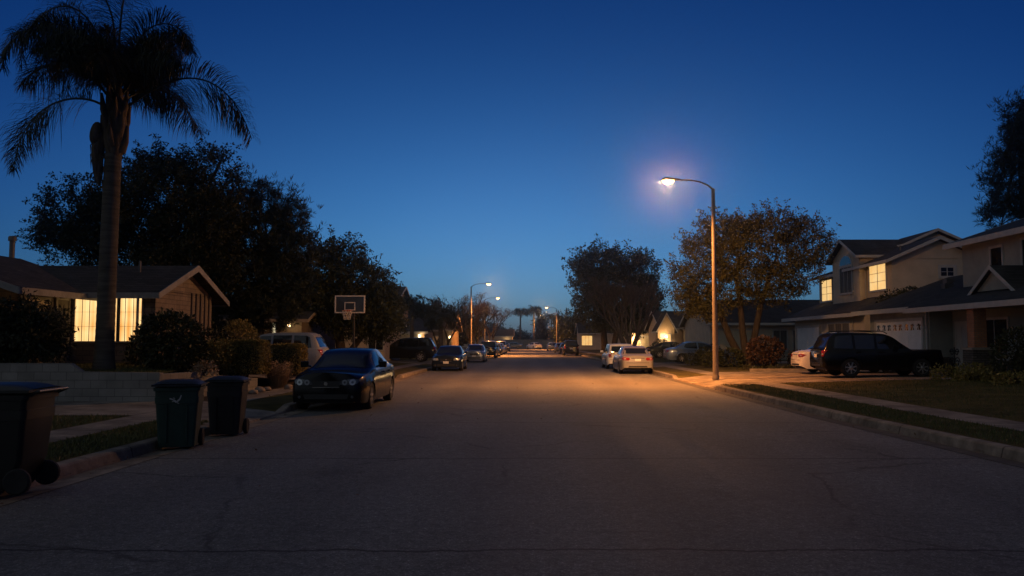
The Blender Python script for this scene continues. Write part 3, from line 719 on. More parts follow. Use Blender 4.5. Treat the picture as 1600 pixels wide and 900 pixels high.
def car(kind, pm, label, loc, rz, cat='car', group='cars parked along the street', front='plain', rails=False, plate=True, name='parked_car', wide=1.):
    K = KIND[kind]; L = K['L']; R0 = K['R']
    root = thing(name, label, cat, loc, rz, group)
    f = lambda key: (lambda s: float(np.interp(s, *zip(*K[key]))))
    zs, zr, hw, zb = f('zs'), f('zr'), (lambda s: wide*float(np.interp(s, *zip(*K['hw'])))), f('zb')
    ra = R0 + .045
    st = set(np.round(np.linspace(0, L, 62), 4).tolist())
    for q in ('zs', 'hw'): st |= {a for a, _ in K[q]}
    for c in (K['xf'], K['xr']):
        for t in np.linspace(-1, 1, 15): st.add(round(c + ra*math.sin(t*PI/2), 4))
        st |= {c - ra - .004, c + ra + .004}
    st = sorted(st)
    def sm(fn, s, w=.10):     # soften the control polygon away from the two ends
        w = min(w, s*.6, (L-s)*.6); return (fn(s-w) + 2*fn(s) + fn(s+w))/4
    secs = []
    for s in st:
        z0 = zb(s)
        for c in (K['xf'], K['xr']):
            if abs(s - c) < ra: z0 = max(z0, R0 + math.sqrt(max(0, ra*ra - (s-c)**2)))
        a, h = sm(zs, s), sm(hw, s)
        r = max(a, sm(zr, s, .12)); z0 = min(z0, a - .03)
        pts = []
        base = zb(s)
        for t, k in ((0, .965), (.12, .985), (.32, 1.), (.55, 1.), (.74, .985), (.90, .955), (1., .915)):
            z = max(z0, base + (a - base)*t); pts.append((h*k, z))
        for u in (.06, .25, .5, .75, .9, 1.):
            pts.append((h*(.90 - (.90 - K['roof'])*u**1.25), a + (r - a)*(u if u < .9 else .9 + (u-.9)*.75)))
        top = pts[-1][1]; yr = pts[-1][0]
        for k, e in ((.8, .42), (.45, .80), (0, 1.)): pts.append((yr*k, top + .035*e))
        # gentle crown on bonnet and boot
        if r - a < .02: pts = [(y, z + (.035*(1 - (y/h)**2) if i >= 7 else 0)*.6) for i, (y, z) in enumerate(pts)]
        secs.append([(y, z) for y, z in pts])
    np_ = len(secs[0]); mb = MB(); rows = []
    for s, p in zip(st, secs):
        x = L/2 - s
        rows.append([(x, y, z) for y, z in p] + [(x, -y, z) for y, z in p[-2::-1]])
    mb.grid(rows); w = len(rows[0])
    for r0 in (0, len(rows)-1): mb.f.append([r0*w + j for j in range(w)]); mb.mi.append(0)
    bvh = BVHTree.FromPolygons([Vector(v) for v in mb.v], mb.f)
    body = mb.build('body', pm, root, 32, world=False)
    def patch(nm, poly, d, mat, off=.005, parent=None, cuts=3, sm_=True):
        bm = bmesh.new()
        if d in 'fr': P = [(0, y, z) for y, z in poly]
        elif d in 'lq': P = [(L/2 - s, 0, z) for s, z in poly]
        else: P = [(L/2 - s, y, 0) for s, y in poly]
        fc = bm.faces.new([bm.verts.new(p) for p in P])
        bmesh.ops.triangulate(bm, faces=[fc])
        for _ in range(cuts): bmesh.ops.subdivide_edges(bm, edges=bm.edges[:], cuts=1, use_grid_fill=True)
        o, dv = {'f': (Vector((L, 0, 0)), Vector((-1, 0, 0))), 'r': (Vector((-L, 0, 0)), Vector((1, 0, 0))), 'l': (Vector((0, 3, 0)), Vector((0, -1, 0))),
                 'q': (Vector((0, -3, 0)), Vector((0, 1, 0))), 't': (Vector((0, 0, 4)), Vector((0, 0, -1)))}[d]
        dead = []
        for v in bm.verts:
            hit, nr, _, _ = bvh.ray_cast(v.co + o, dv)
            if hit is None: dead.append(v); continue
            if nr.dot(dv) > 0: nr = -nr
            v.co = hit + nr*off
        bmesh.ops.delete(bm, geom=dead, context='VERTS')
        # a thin edge so that the piece has body
        ret = bmesh.ops.solidify(bm, geom=bm.faces[:], thickness=-.004) if False else None
        bmesh.ops.recalc_face_normals(bm, faces=bm.faces)
        me = bpy.data.meshes.new(nm); bm.to_mesh(me); bm.free()
        return link_mesh(nm, me, M[mat] if isinstance(mat, str) else mat, parent or root, 180 if sm_ else None)
    circ = lambda cy, cz, r, n=14, kz=1.: [(cy + r*math.cos(2*PI*i/n), cz + r*kz*math.sin(2*PI*i/n)) for i in range(n)]
    mirr = lambda poly: [(-y, z) for y, z in poly][::-1]
    # glass
    patch('windshield', K['ws'], 'f', 'car_glass'); patch('rear_window', K['rw'], 'r', 'car_glass')
    for poly in K['side']:
        for d in 'lq': patch('side_window', poly, d, 'car_glass', cuts=2)
    # panel gaps and handles
    mbd = None
    for d in 'lq':
        for s in K['seams']:
            patch('door_gap', [(s-.006, K['zsill']), (s+.006, K['zsill']), (s+.012, K['zbelt']), (s, K['zbelt'])], d, 'seam', .003, cuts=2)
        sg = 1 if d == 'l' else -1
        for s in (K['seams'][1]-.18, K['seams'][2]-.16):
            hb = MB(); y = sg*hw(s)*.985; hb.box(L/2-s-.09, L/2-s+.09, y-.02, y+.022, K['zbelt']-.10, K['zbelt']-.065); hb.build('handle', pm, root, world=False, bevel=.006)
        mm = MB(); s, z = K['mir']; yb = sg*hw(s)*.90
        mm.add([(L/2-s-.02, yb, z-.03), (L/2-s+.06, yb, z-.03), (L/2-s+.06, yb+sg*.1, z+.01), (L/2-s-.02, yb+sg*.1, z+.01), (L/2-s-.02, yb, z+.02), (L/2-s+.06, yb, z+.02), (L/2-s+.06, yb+sg*.1, z+.05), (L/2-s-.02, yb+sg*.1, z+.05)],
               [(0,3,2,1),(4,5,6,7),(0,1,5,4),(1,2,6,5),(2,3,7,6),(3,0,4,7)])
        mm.box(L/2-s-.05, L/2-s+.07, yb+sg*.08, yb+sg*.26, z-.02, z+.13); mm.build('mirror', pm, root, world=False, bevel=.02)
    # lamps, grille, bumpers, plates
    T = kind == 'sedan'
    zh = .705 if T else .80
    if front == 'twin':
        hl = [(.30, zh-.07), (.42, zh-.10), (.70, zh-.06), (.765, zh+.02), (.62, zh+.055), (.36, zh+.02)]
    else:
        hl = [(.42, zh-.085), (.70, zh-.09), (.78, zh-.03), (.74, zh+.05), (.45, zh+.03)]
    for poly in (hl, mirr(hl)):
        h = patch('headlight', poly, 'f', 'head_base' if front == 'twin' else 'headlamp', .008)
        c = sum(p[0] for p in poly)/len(poly); sgn = 1 if c > 0 else -1
        for cy, r in (((.43, .062), (.60, .068)) if front == 'twin' else ((.56, .05),)):
            patch('reflector', circ(sgn*cy, zh-.025, r), 'f', 'headlamp', .014, h, 1)
            if front == 'twin': patch('reflector', circ(sgn*cy, zh-.025, r*.42), 'f', 'head_base', .018, h, 1)
    gz = zh - .03
    gr = patch('grille', [(-.30, gz-.10), (.30, gz-.10), (.36, gz+.035), (-.36, gz+.035)] if T else [(-.36, gz-.13), (.36, gz-.13), (.40, gz+.06), (-.40, gz+.06)], 'f', 'black_plastic', .006)
    patch('grille_bar', [(-.31, gz-.115), (.31, gz-.115), (.31, gz-.100), (-.31, gz-.100)], 'f', 'chrome', .014, gr)
    patch('emblem', circ(0, gz-.025, .045), 'f', 'chrome', .016, gr, 1)
    zb0 = .30 if T else .42
    patch('air_intake', [(-.48, zb0), (.48, zb0), (.52, zb0+.11), (-.52, zb0+.11)], 'f', 'black_plastic', .006)
    for sgn in (1, -1): patch('fog_lamp', circ(sgn*.60, zb0+.05, .034), 'f', 'head_base', .01, None, 1)
    if plate:
        pz = .44 if T else .55
        patch('number_plate', [(-.155, pz), (.155, pz), (.155, pz+.13), (-.155, pz+.13)], 'f', 'plate', .022, None, 1, False)
    tz = .80 if T else .95
    tl = ([(.40, tz-.03), (.46, tz-.085), (.74, tz-.08), (.80, tz+.02), (.72, tz+.065), (.44, tz+.05)] if T else [(.62, tz-.13), (.79, tz-.13), (.81, tz+.10), (.64, tz+.10)])
    for poly in (tl, mirr(tl)):
        t_ = patch('tail_light', poly, 'r', 'tail', .008)
        c = sum(p[0] for p in poly)/len(poly); sgn = 1 if c > 0 else -1
        cc = (.66, tz-.01) if T else (.715, tz-.05)
        patch('reflector', [(sgn*(cc[0]-.05), cc[1]-.02), (sgn*(cc[0]+.05), cc[1]-.02), (sgn*(cc[0]+.05), cc[1]+.02), (sgn*(cc[0]-.05), cc[1]+.02)], 'r', 'headlamp', .013, t_, 1)
    tz2 = .70 if T else .80
    patch('number_plate', [(-.155, tz2-.03), (.155, tz2-.03), (.155, tz2+.10), (-.155, tz2+.10)], 'r', 'plate', .02, None, 1, False)
    patch('boot_trim', [(-.34, tz2+.115), (.34, tz2+.115), (.34, tz2+.14), (-.34, tz2+.14)], 'r', 'chrome', .016)
    patch('bumper_gap', [(-.76, .585 if T else .66), (.76, .585 if T else .66), (.76, .60 if T else .675), (-.76, .60 if T else .675)], 'r', 'seam', .004)
    patch('bumper_gap', [(-.5, .36 if T else .44), (.5, .36 if T else .44), (.46, .43 if T else .50), (-.46, .43 if T else .50)], 'r', 'black_plastic', .004)
    if rails:
        rb = MB()
        for sg in (1, -1):
            y = sg*.60; rb.tube([(L/2-2.15, y, 1.70), (L/2-2.3, y, 1.79), (L/2-3.1, y, 1.82), (L/2-3.95, y, 1.80), (L/2-4.1, y, 1.74)], .02, 6)
        rb.build('roof_rails', 'black_plastic', root, world=False)
    # underbody and wheels
    ub = MB(); ub.box(-L/2+.18, L/2-.18, -.60, .60, .20 if T else .28, .62); ub.build('underbody', 'black_plastic', root, world=False)
    for s in (K['xf'], K['xr']):
        for sg in (1, -1):
            x = L/2 - s; yo = sg*hw(s)*.975; tw = .2
            t = MB(); pr = [(R0*.62, 0), (R0*.9, -.004), (R0*.98, .02), (R0, .05), (R0, tw-.05), (R0*.98, tw-.02), (R0*.9, tw), (R0*.6, tw)]
            t.lathe([(r, (yo - sg*h)) for r, h in pr], (x, 0, R0), 'y', 28, 0, False)
            tyre = t.build('wheel', 'rubber', root, 40, world=False)
            rm = MB(); rr = R0*.64
            rm.lathe([(rr, yo+sg*.004), (rr*1.0, yo - sg*.03), (rr*.93, yo - sg*.03), (rr*.93, yo+sg*.001)], (x, 0, R0), 'y', 28, 0, False)
            ns = 7
            for k in range(ns):
                a = 2*PI*k/ns + .3; c = Vector((x, yo - sg*.012, R0))
                e = c + Vector((math.cos(a), 0, math.sin(a)))*rr*.95
                rm.bar(c + (e-c)*.12, e, rr*.22, .02, (0, 1, 0), 0)
            rm.lathe([(rr*.26, yo - sg*.03), (rr*.26, yo+sg*.002), (rr*.2, yo+sg*.008)], (x, 0, R0), 'y', 16, 0)
            rm.lathe([(rr*.95, yo - sg*.055), (rr*.95, yo - sg*.045)], (x, 0, R0), 'y', 24, 1)
            rm.build('rim', ['alloy', 'black_plastic'], tyre, 30, world=False)
    return root

# ------------------------------------------------------------------ street furniture
def lamp_light(name, kind, loc, energy, color, **k):
    l = bpy.data.lights.new(name, kind); l.energy = energy; l.color = color
    for a, v in k.items(): setattr(l, a, v)
    o = bpy.data.objects.new(name, l); COL.objects.link(o); o.location = loc
    return o

SODIUM = (1., .335, .07)
def street_lamp(label, loc, rz, h=7.95, arm=1.95, power=30000, group='street lamps along the kerb', side_power=.08, color=SODIUM):
    root = thing('street_lamp', label, 'street lamp', loc, rz, group)
    p = MB(); p.lathe([(.14, -.05), (.14, .10), (.125, .14), (.118, .2), (.095, h*.5), (.072, h), (.05, h+.03)], (0, 0, 0), 'z', 20)
    p.build('pole', 'pole_concrete', root, 40, world=False)
    a = MB(); a.tube([(0, 0, h-.12), (.04, 0, h+.02), (.22, 0, h+.17), (.55, 0, h+.31), (.95, 0, h+.38), (arm-.45, 0, h+.385)], [.045, .042, .036, .032, .03, .03], 10)
    a.build('arm', 'steel', root, 60, world=False)
    c = (arm, 0, h+.36); hd = MB()
    rows = []
    for i in range(9):
        t = i/8; x = c[0] - .46 + t*.76; w = .045 + .125*math.sin(min(1, t*1.25)*PI*.5)*(1 if t < .8 else math.sqrt(max(0, 1-((t-.8)/.21)**2))); hh = .035 + .075*math.sin(min(1, t*1.3)*PI*.5)*(1 if t < .8 else math.sqrt(max(0, 1-((t-.8)/.21)**2)))
        rows.append([(x, w*math.cos(q), c[2] + .03 + max(-.02, hh*math.sin(q))) for q in np.linspace(0, 2*PI, 17)])
    hd.grid(rows); lum = hd.build('luminaire', 'steel', root, 60, world=False)
    ln = MB(); rows = []
    for i in range(7):
        q = i/6*PI/2
        rows.append([(c[0] + .06 + .26*math.cos(q)*math.cos(t), .155*math.cos(q)*math.sin(t), c[2] + .008 - .17*math.sin(q)) for t in np.linspace(0, 2*PI, 21)])
    ln.grid(rows); ln.build('lens', 'lens', lum, 180, world=False)
    # the optics throw towards the roadway and along the street, little towards the houses behind the pole
    q = lamp_light('lamp_beam', 'SPOT', (c[0]+.08, 0, c[2]-.18), power, color, spot_size=R(138), spot_blend=1., shadow_soft_size=.12); q.parent = root
    cz_ = math.cos(rz)
    q.rotation_euler = Vector((.17, .15*cz_, -1)).to_track_quat('-Z', 'Y').to_euler()
    q = lamp_light('lamp_throw', 'SPOT', (c[0]+.12, 0, c[2]-.18), power*side_power*.6, (1., .48, .18), spot_size=R(116), spot_blend=1., shadow_soft_size=.1); q.parent = root
    q.rotation_euler = Vector((1, -.25*cz_, -.42)).to_track_quat('-Z', 'Y').to_euler()
    for sg in (-1, 1):
        q = lamp_light('lamp_spill', 'SPOT', (c[0]+.08, sg*.05, c[2]-.18), power*side_power*(.30 if sg*math.cos(rz) < 0 else 1.), (1., .48, .17), spot_size=R(150), spot_blend=1., shadow_soft_size=.1); q.parent = root
        q.rotation_euler = Vector((.15, sg, -.25)).to_track_quat('-Z', 'Y').to_euler()
    return root

def wheelie_bin(name, label, loc, rz, mat, lidm, w=.62, d=.72, h=1.04, mark=None, group='wheeled bins set out at the kerb'):
    root = thing(name, label, 'bin', loc, rz, group)
    b = MB(); rows = []
    for t, sx in ((0, .80), (.05, .815), (.28, .86), (.70, .945), (.702, .975), (.80, .985), (.802, .96), (.90, .975), (.902, 1.04), (.955, 1.05)):
        z = .04 + t*(h-.1); hx, hy = w/2*sx, d/2*(sx*.98); r = .05; ring = []
        y0 = -hy; y1 = hy - (.10 if t < .25 else .0)*(1 - t/.25 if t < .25 else 0)
        for cx, cy, a0 in ((hx-r, y1-r, 0), (-hx+r, y1-r, 90), (-hx+r, y0+r, 180), (hx-r, y0+r, 270)):
            for q in (0, 30, 60, 90): ring.append((cx + r*math.cos(R(a0+q)), cy + r*math.sin(R(a0+q)), z))
        rows.append(ring + ring[:1])
    b.grid(rows); b.f.append(list(range(16))); b.mi.append(0)
    # vertical ribs on the front and sides
    for x in (-.14, .14): b.bar((x*w/.62, -d/2*.86, .12), (x*w/.62, -d/2*.95, h*.66), .03, .03, (0, 1, 0))
    body = b.build('body', mat, root, 35, world=False)
    l = MB(); rows = []
    lw, ld = w/2*1.10, d/2*1.08
    for i in range(9):
        y = -ld + 2*ld*i/8; ty = 1 - abs(2*i/8-1)**4
        rows.append([(x*lw, y, h - .055 + (.055*ty + .012)*(1 - abs(x)**5) + (.0 if abs(x) < 1 else -.02)) for x in np.linspace(-1, 1, 13)])
    l.grid(rows)
    l.box(-lw, lw, -ld, ld, h-.085, h-.054)
    l.box(-.14, .14, -ld-.05, -ld, h-.085, h-.06)
    l.build('lid', lidm, root, 40, world=False)
    hn = MB(); hn.tube([(-w/2*.9, d/2*.98, h-.12), (-w/2*.9, d/2+.10, h-.07), (w/2*.9, d/2+.10, h-.07), (w/2*.9, d/2*.98, h-.12)], .017, 8); hn.build('handle', mat, root, world=False)
    for sg in (1, -1):
        wh = MB(); wh.lathe([(.05, sg*(w/2*.80)), (.125, sg*(w/2*.80)), (.14, sg*(w/2*.80+.015)), (.14, sg*(w/2*.80+.055)), (.12, sg*(w/2*.80+.07)), (.04, sg*(w/2*.80+.06))], (0, d/2*.80, .14), 'x', 24)
        wh.build('wheel', 'rubber', root, 40, world=False)
    if mark:
        mk = MB()
        for (x0, z0, x1, z1, t) in mark['strokes']:
            if mark['side'] == 'front':
                yy = lambda z: -d/2*(.96*.98) - .012 + (h*.72 - z)*.06
                mk.bar((x0, yy(z0), z0), (x1, yy(z1), z1), t, .004, (0, 1, 0))
            else:
                xx = lambda z: w/2*.965 + .012 - (h*.72 - z)*.05
                mk.bar((xx(z0), x0, z0), (xx(z1), x1, z1), t, .004, (1, 0, 0))
        mk.build('print', 'mark', body, world=False)
    return root

# ------------------------------------------------------------------ houses
class House:
    def __init__(s, name, label, loc, wall, cat='house', group=None):
        s.root = thing(name, label, cat, loc, 0, group); s.wm = M[wall]
    def wall(s, *boxes, mat=None, name='wall'):
        mb = MB()
        for b in boxes: mb.box(*b)
        return mb.build(name, mat or s.wm, s.root)
    def gable(s, x0, x1, y0, y1, zw, zr, axis, roof='roof', fascia='trim', oh=.5, rake=.4, t=.13, walls=True, fh=.17, hip=(False, False), wmat=None):
        """gable roof over the rectangle; ridge along axis; zw wall height, zr ridge height; the eaves carry a fascia board"""
        rf, fa = MB(), MB()
        if axis == 'x': half = (y1-y0)/2; mid = (y0+y1)/2; e0, e1 = x0-rake, x1+rake
        else: half = (x1-x0)/2; mid = (x0+x1)/2; e0, e1 = y0-rake, y1+rake
        k = (zr-zw)/half; ze = zw - k*oh + t
        P = (lambda u, v, z: (u, v, z)) if axis == 'x' else (lambda u, v, z: (v, u, z))
        for sg in (-1, 1):
            v = mid + sg*(half+oh)
            rf.slab([P(e0, v, ze), P(e1, v, ze), P(e1, mid, zr+t), P(e0, mid, zr+t)], t)
            vo = v + sg*.03
            a, b = sorted((v + sg*.003, vo)); 
            if axis == 'x': fa.box(e0-.03, e1+.03, a, b, ze-fh, ze+.012)
            else: fa.box(a, b, e0-.03, e1+.03, ze-fh, ze+.012)
            for e, d in ((e0, -1), (e1, 1)):
                q = [P(e+d*.004, v, ze+.012), P(e+d*.004, mid, zr+t+.012), P(e+d*.004, mid, zr+t-fh-.03), P(e+d*.004, v, ze-fh)]
                fa.prism(q, P(d*.032, 0, 0))
        r = rf.build('roof', roof, s.root); fa.build('fascia', fascia, s.root)
        if walls:
            for e in ((x0, x1) if axis == 'x' else (y0, y1)):
                g = MB(); d = .12 if e in (x0, y0) else -.12
                g.prism([P(e, mid-half, zw), P(e, mid+half, zw), P(e, mid, zr-.02)], P(d, 0, 0))
                g.build('gable_wall', wmat or s.wm, s.root)
        return r
    def shed(s, pts, roof='roof', t=.13, fascia='trim', edge=(0, 1), fh=.17, name='roof'):
        mb = MB(); mb.slab(pts, t); r = mb.build(name, roof, s.root)
        for i, j in [edge] if isinstance(edge[0], int) else edge:
            a, b = Vector(pts[i]), Vector(pts[j]); c = sum((Vector(p) for p in pts), Vector())/len(pts)
            d = (b-a).normalized(); n = d.cross(Vector((0, 0, 1))); n = -n if n.dot(c-a) > 0 else n
            f = MB(); f.prism([a + n*.004 + Vector((0, 0, .012)), b + n*.004 + Vector((0, 0, .012)), b + n*.004 - Vector((0, 0, fh)), a + n*.004 - Vector((0, 0, fh))], n*.035); f.build('fascia', fascia, s.root)
        return r
    def pt(s, face, u, z, d):
        ax, val, sg = face
        return (val + sg*d, u, z) if ax == 'x' else (u, val + sg*d, z)
    def fbox(s, mb, face, u0, u1, z0, z1, d0, d1, m=0):
        a = s.pt(face, u0, z0, d0); b = s.pt(face, u1, z1, d1)
        mb.box(a[0], b[0], a[1], b[1], z0, z1, m)
    def window(s, face, u0, u1, z0, z1, pane='glass_dark', frame='trim', fw=.09, nu=2, nz=1, out=.05, mw=.035, label=None, sill=True):
        u0, u1 = min(u0, u1), max(u0, u1)
        fr = MB()
        s.fbox(fr, face, u0-fw, u0, z0, z1, .001, out); s.fbox(fr, face, u1, u1+fw, z0, z1, .001, out)
        s.fbox(fr, face, u0-fw, u1+fw, z1, z1+fw, .001, out+.004); s.fbox(fr, face, u0-fw, u1+fw, z0-fw, z0, .001, out+(.03 if sill else .004))
        for i in range(1, nu): c = u0 + (u1-u0)*i/nu; s.fbox(fr, face, c-mw/2, c+mw/2, z0, z1, .018, out-.008)
        for i in range(1, nz): c = z0 + (z1-z0)*i/nz; s.fbox(fr, face, u0, u1, c-mw/3, c+mw/3, .018, out-.012)
        f = fr.build('window', frame, s.root)
        p = MB(); s.fbox(p, face, u0, u1, z0, z1, .002, .015); p.build('pane', pane, f)
        if label: f['label'] = label
        return f
    def garage(s, face, u0, u1, z0, z1, mat='garage', lights=False, frame='trim', rows=4, cols=4):
        u0, u1 = min(u0, u1), max(u0, u1); d = MB(); s.fbox(d, face, u0, u1, z0, z1, .001, .03)
        for i in range(rows):
            if lights and i == rows-1: continue
            for j in range(cols):
                a = u0 + (u1-u0)*(j+.08)/cols; b = u0 + (u1-u0)*(j+.92)/cols; c = z0 + (z1-z0)*(i+.12)/rows; e = z0 + (z1-z0)*(i+.88)/rows
                s.fbox(d, face, a, b, c, e, .0302, .05)
        dr = d.build('garage_door', mat, s.root, bevel=0)
        if lights:     # a row of dark cut-out lights along the top panel, each split by leaning bars
            zc0 = z0 + (z1-z0)*(rows-1+.28)/rows; zc1 = z0 + (z1-z0)*(rows-1+.78)/rows; n = 8
            for j in range(n):
                a = u0 + (u1-u0)*(j+.2)/n; b = u0 + (u1-u0)*(j+.8)/n; w = MB(); q = (a+b)/2; h = zc1-zc0
                fl = j % 2; e = lambda u: (a + b - u) if fl else u
                for poly in ([(a, zc0), (a+.13, zc0), (q+.08, zc1), (q-.06, zc1)], [(q+.04, zc0+h*.05), (b-.02, zc0+h*.05), (b-.10, zc0+h*.5)], [(q+.10, zc0+h*.62), (b, zc0+h*.6), (b-.06, zc1)], [(a-.02, zc0+h*.62), (a+.10, zc0+h*.66), (a+.03, zc1)]):
                    poly = [(e(u), z) for u, z in poly]
                    w.prism([s.pt(face, u, z, .031) for u, z in poly], Vector(s.pt(face, 0, 0, .008)) - Vector(s.pt(face, 0, 0, 0)))
                w.build('window', 'glass_dark', dr)
        f = MB(); s.fbox(f, face, u0-.14, u0, z0, z1+.14, .001, .07); s.fbox(f, face, u1, u1+.14, z0, z1+.14, .001, .07); s.fbox(f, face, u0, u1, z1, z1+.14, .001, .066)
        f.build('garage_frame', frame, s.root)
        return dr
    def door(s, face, u0, u1, z0, z1, mat='door', frame='trim'):
        u0, u1 = min(u0, u1), max(u0, u1); d = MB(); s.fbox(d, face, u0, u1, z0, z1, .001, .04)
        w = u1-u0
        for a, b in ((.12, .45), (.55, .88)):
            for c, e in ((.06, .4), (.46, .93)): s.fbox(d, face, u0+w*a, u0+w*b, z0+(z1-z0)*c, z0+(z1-z0)*e, .0402, .055)
        dr = d.build('door', mat, s.root)
        k = MB(); s.fbox(k, face, u0+w*.06, u0+w*.11, z0+.98, z0+1.12, .041, .1); k.build('handle', 'chrome', dr)
        f = MB(); s.fbox(f, face, u0-.1, u0, z0, z1+.1, .001, .06); s.fbox(f, face, u1, u1+.1, z0, z1+.1, .001, .06); s.fbox(f, face, u0, u1, z1, z1+.1, .001, .056); f.build('door_frame', frame, s.root)
        return dr
    def lantern(s, p, r=.09, energy=0, mat='porch_lamp'):
        m = MB(); rows = []
        for i in range(7):
            q = -PI/2 + PI*i/6; rows.append([(p[0] + r*math.cos(q)*math.cos(t), p[1] + r*math.cos(q)*math.sin(t), p[2] + r*1.2*math.sin(q)) for t in np.linspace(0, 2*PI, 13)])
        m.grid(rows); l = m.build('porch_light', mat, s.root, 180)
        if energy:
            d = Vector(p); q = lamp_light('porch_glow', 'POINT', (0, 0, 0), energy, (1., .62, .28), shadow_soft_size=r)
            q.parent = s.root; q.location = d - s.root.location
            # stand the source just outside the globe towards the street
            q.location += Vector((-math.copysign(.22, d.x) , -.2, 0))
        return l

# ================================================================== LEFT SIDE
# garden wall of the raised lot
w = thing('garden_wall', 'low pale block wall stepping down in front of the house with the lit window', 'wall', (X(180, 20.9), 20.9, .1))
mb = MB(); xa, xb = X(115, 20.9), X(133, 20.9)
mb.prism([(-24, 20.8, .0), (XWALL, 20.8, .0), (XWALL, 20.8, .90), (xb, 20.8, .93), (xa, 20.8, 1.14), (-24, 20.8, 1.16)], (0, .2, 0)); mb.build('blocks', 'block_wall', w)
w = thing('garden_wall', 'short lower block wall bending away along the sidewalk behind the bins', 'wall', (XWALL, 20.9, .1))
mb = MB(); a, b = Vector((XWALL+.005, 20.83, 0)), Vector((-8.4, 25.4, 0)); d = (b-a).normalized(); n = d.cross(Vector((0, 0, 1)))
mb.prism([a, b, b + Vector((0, 0, .56)), a + (b-a)*.55 + Vector((0, 0, .74)), a + (b-a)*.545 + Vector((0, 0, .86)), a + Vector((0, 0, .87))], -n*.2); mb.build('blocks', 'block_wall', w)
patchy('planting_bed', XWALL - .12, lambda y: min(-8.42, XWALL + (y-20.9)*.21) - .1, 21.0, 31.3, lambda x, y: .80 - .42*min(1, max(0, (y-22)/6)), M['soil'], 6, 12)

# ranch house with the bright window
h = House('house', 'single storey ranch house with a big lit window behind the palm', (-14.3, 25.5, .95), 'brick_wall')
GZ = .8
yF = 25.5; xc = X(240, yF) + .05
h.wall((-22, xc, yF, 30.0, GZ, 3.3)); 
h.wall((-20.8, -14.32, 22.0, 25.45, GZ, 3.3), mat=M['brick_wall'], name='wing_wall')
h.gable(-22, xc, yF, 30.0, 3.28, 4.13, 'x', oh=.65, rake=.38, wmat=M['brick_wall'], fascia='trim_worn')
h.gable(-20.8, -14.32, 22.0, 27.6, 3.28, 4.40, 'y', oh=.85, rake=.45, wmat=M['siding'], fascia='trim_worn')
fm = ('y', yF, -1)
h.window(fm, X(118, yF), X(152, yF), H(533, yF), H(465, yF), pane='lit_main', frame='trim_dark', nu=3, nz=3, fw=.07, mw=.012, label='tall lit window pane beside the brick wing')
h.window(fm, X(158, yF), X(222, yF), H(533, yF), H(465, yF), pane='lit_main', frame='trim_dark', nu=5, nz=3, fw=.06, mw=.012, label='wide lit window with cream curtains')
m_ = MB(); m_.box(X(187, yF)-.05, X(187, yF)+.05, yF-.075, yF-.06, H(533, yF), H(465, yF)); m_.build('mullion', 'black_plastic', h.root)
h.window(('x', -14.32, 1), 23.0, 24.3, 1.95, 2.9, pane='lit_dim', frame='trim_dark', nu=2, nz=1, label='dim brown window on the wing')
h.door(('x', -14.32, 1), 24.75, 25.35, GZ+.2, 2.95, mat='siding', frame='trim_dark')
mb = MB(); mb.tube([(-17.6, 27.7, 4.1), (-17.6, 27.7, 5.12)], .085, 14); mb.lathe([(.13, 5.10), (.13, 5.22), (.11, 5.26)], (-17.6, 27.7, 0), 'z', 14); mb.build('flue_pipe', 'steel', h.root, 50)
mb = MB(); mb.tube([(-12.9, 27.0, 3.9), (-12.9, 27.0, 4.35)], .04, 10); mb.build('vent_pipe', 'steel', h.root)
mb = MB(); mb.box(xc-.25, xc-.19, yF-.72, yF-.66, GZ, 3.08); mb.build('downspout', 'trim_dark', h.root)
mb = MB()
for k in range(5): y = 28.15 + .38*k; mb.box(xc+.001, xc+.05, y, y+.12, GZ, 3.35)
mb.build('battens', 'siding', h.root)

# big feather palm
PY = 22.5; pz = .93; pb = Vector((X(165, PY), PY, pz))
palm = thing('palm_tree', 'tall ringed-trunk feather palm standing in front of the lit window', 'tree', pb)
def pp(px, py, dy=0): return (X(px, PY) - pb.x, dy, H(py, PY) - pb.z)
mb = MB(); tr = []
for i in range(61):
    t = i/60; p = Vector(pp(165 + 3.5*t**1.5, 560 - 330*t)); p.z = -.05 + t*(H(235, PY) - pz)
    tr.append((p, .238*(1 - .1*t) + .07*math.exp(-t*16) + (.006 if i % 2 else 0)))
mb.tube([p for p, r in tr], [r for p, r in tr], 22); mb.build('trunk', 'palm_bark', palm, 180, world=False)
mb = MB(); rows = []
top = Vector(pp(170, 240)); 
mb.tube([pp(170, 242), pp(170, 215), pp(171, 190), pp(172, 165), pp(172, 130)], [.20, .30, .31, .25, .12], 14)
for k in range(16):      # old leaf bases wrapped round the head of the trunk
    a = k*2.4; z0 = 235 - 4.2*k; c = Vector(pp(170, z0)); e = Vector((math.cos(a), math.sin(a), 0))
    mb.tube([c + e*.2, c + e*.30 + Vector((0, 0, .3)), c + e*.36 + Vector((0, 0, .75))], [.11, .09, .03], 6)
mb.build('leaf_bases', 'palm_boot', palm, 60, world=False)
mb = MB(); mb.tube([pp(163, 186, -.1), pp(157, 190, -.1), pp(152, 198, -.1), pp(149, 210, -.1), pp(147, 230, -.1), pp(147, 250, -.1), pp(149, 272, -.1), pp(151, 289, -.1)], [.02, .05, .09, .14, .165, .15, .11, .03], 12)
for k in range(40):
    a = random.uniform(0, 6.28); z = random.uniform(205, 285); c = Vector(pp(148, z, -.1)); e = Vector((math.cos(a), math.sin(a), 0))
    mb.tube([c + e*.12, c + e*.2 + Vector((0, 0, -.1)), c + e*.19 + Vector((0, 0, -.32))], [.02, .018, .005], 4)
mb.tube([pp(146 + 3*math.cos(t), 207 - 18*math.cos(t), -.2) for t in np.linspace(0, PI, 9)], [.02 + .13*math.sin(t) for t in np.linspace(0, PI, 9)], 12)
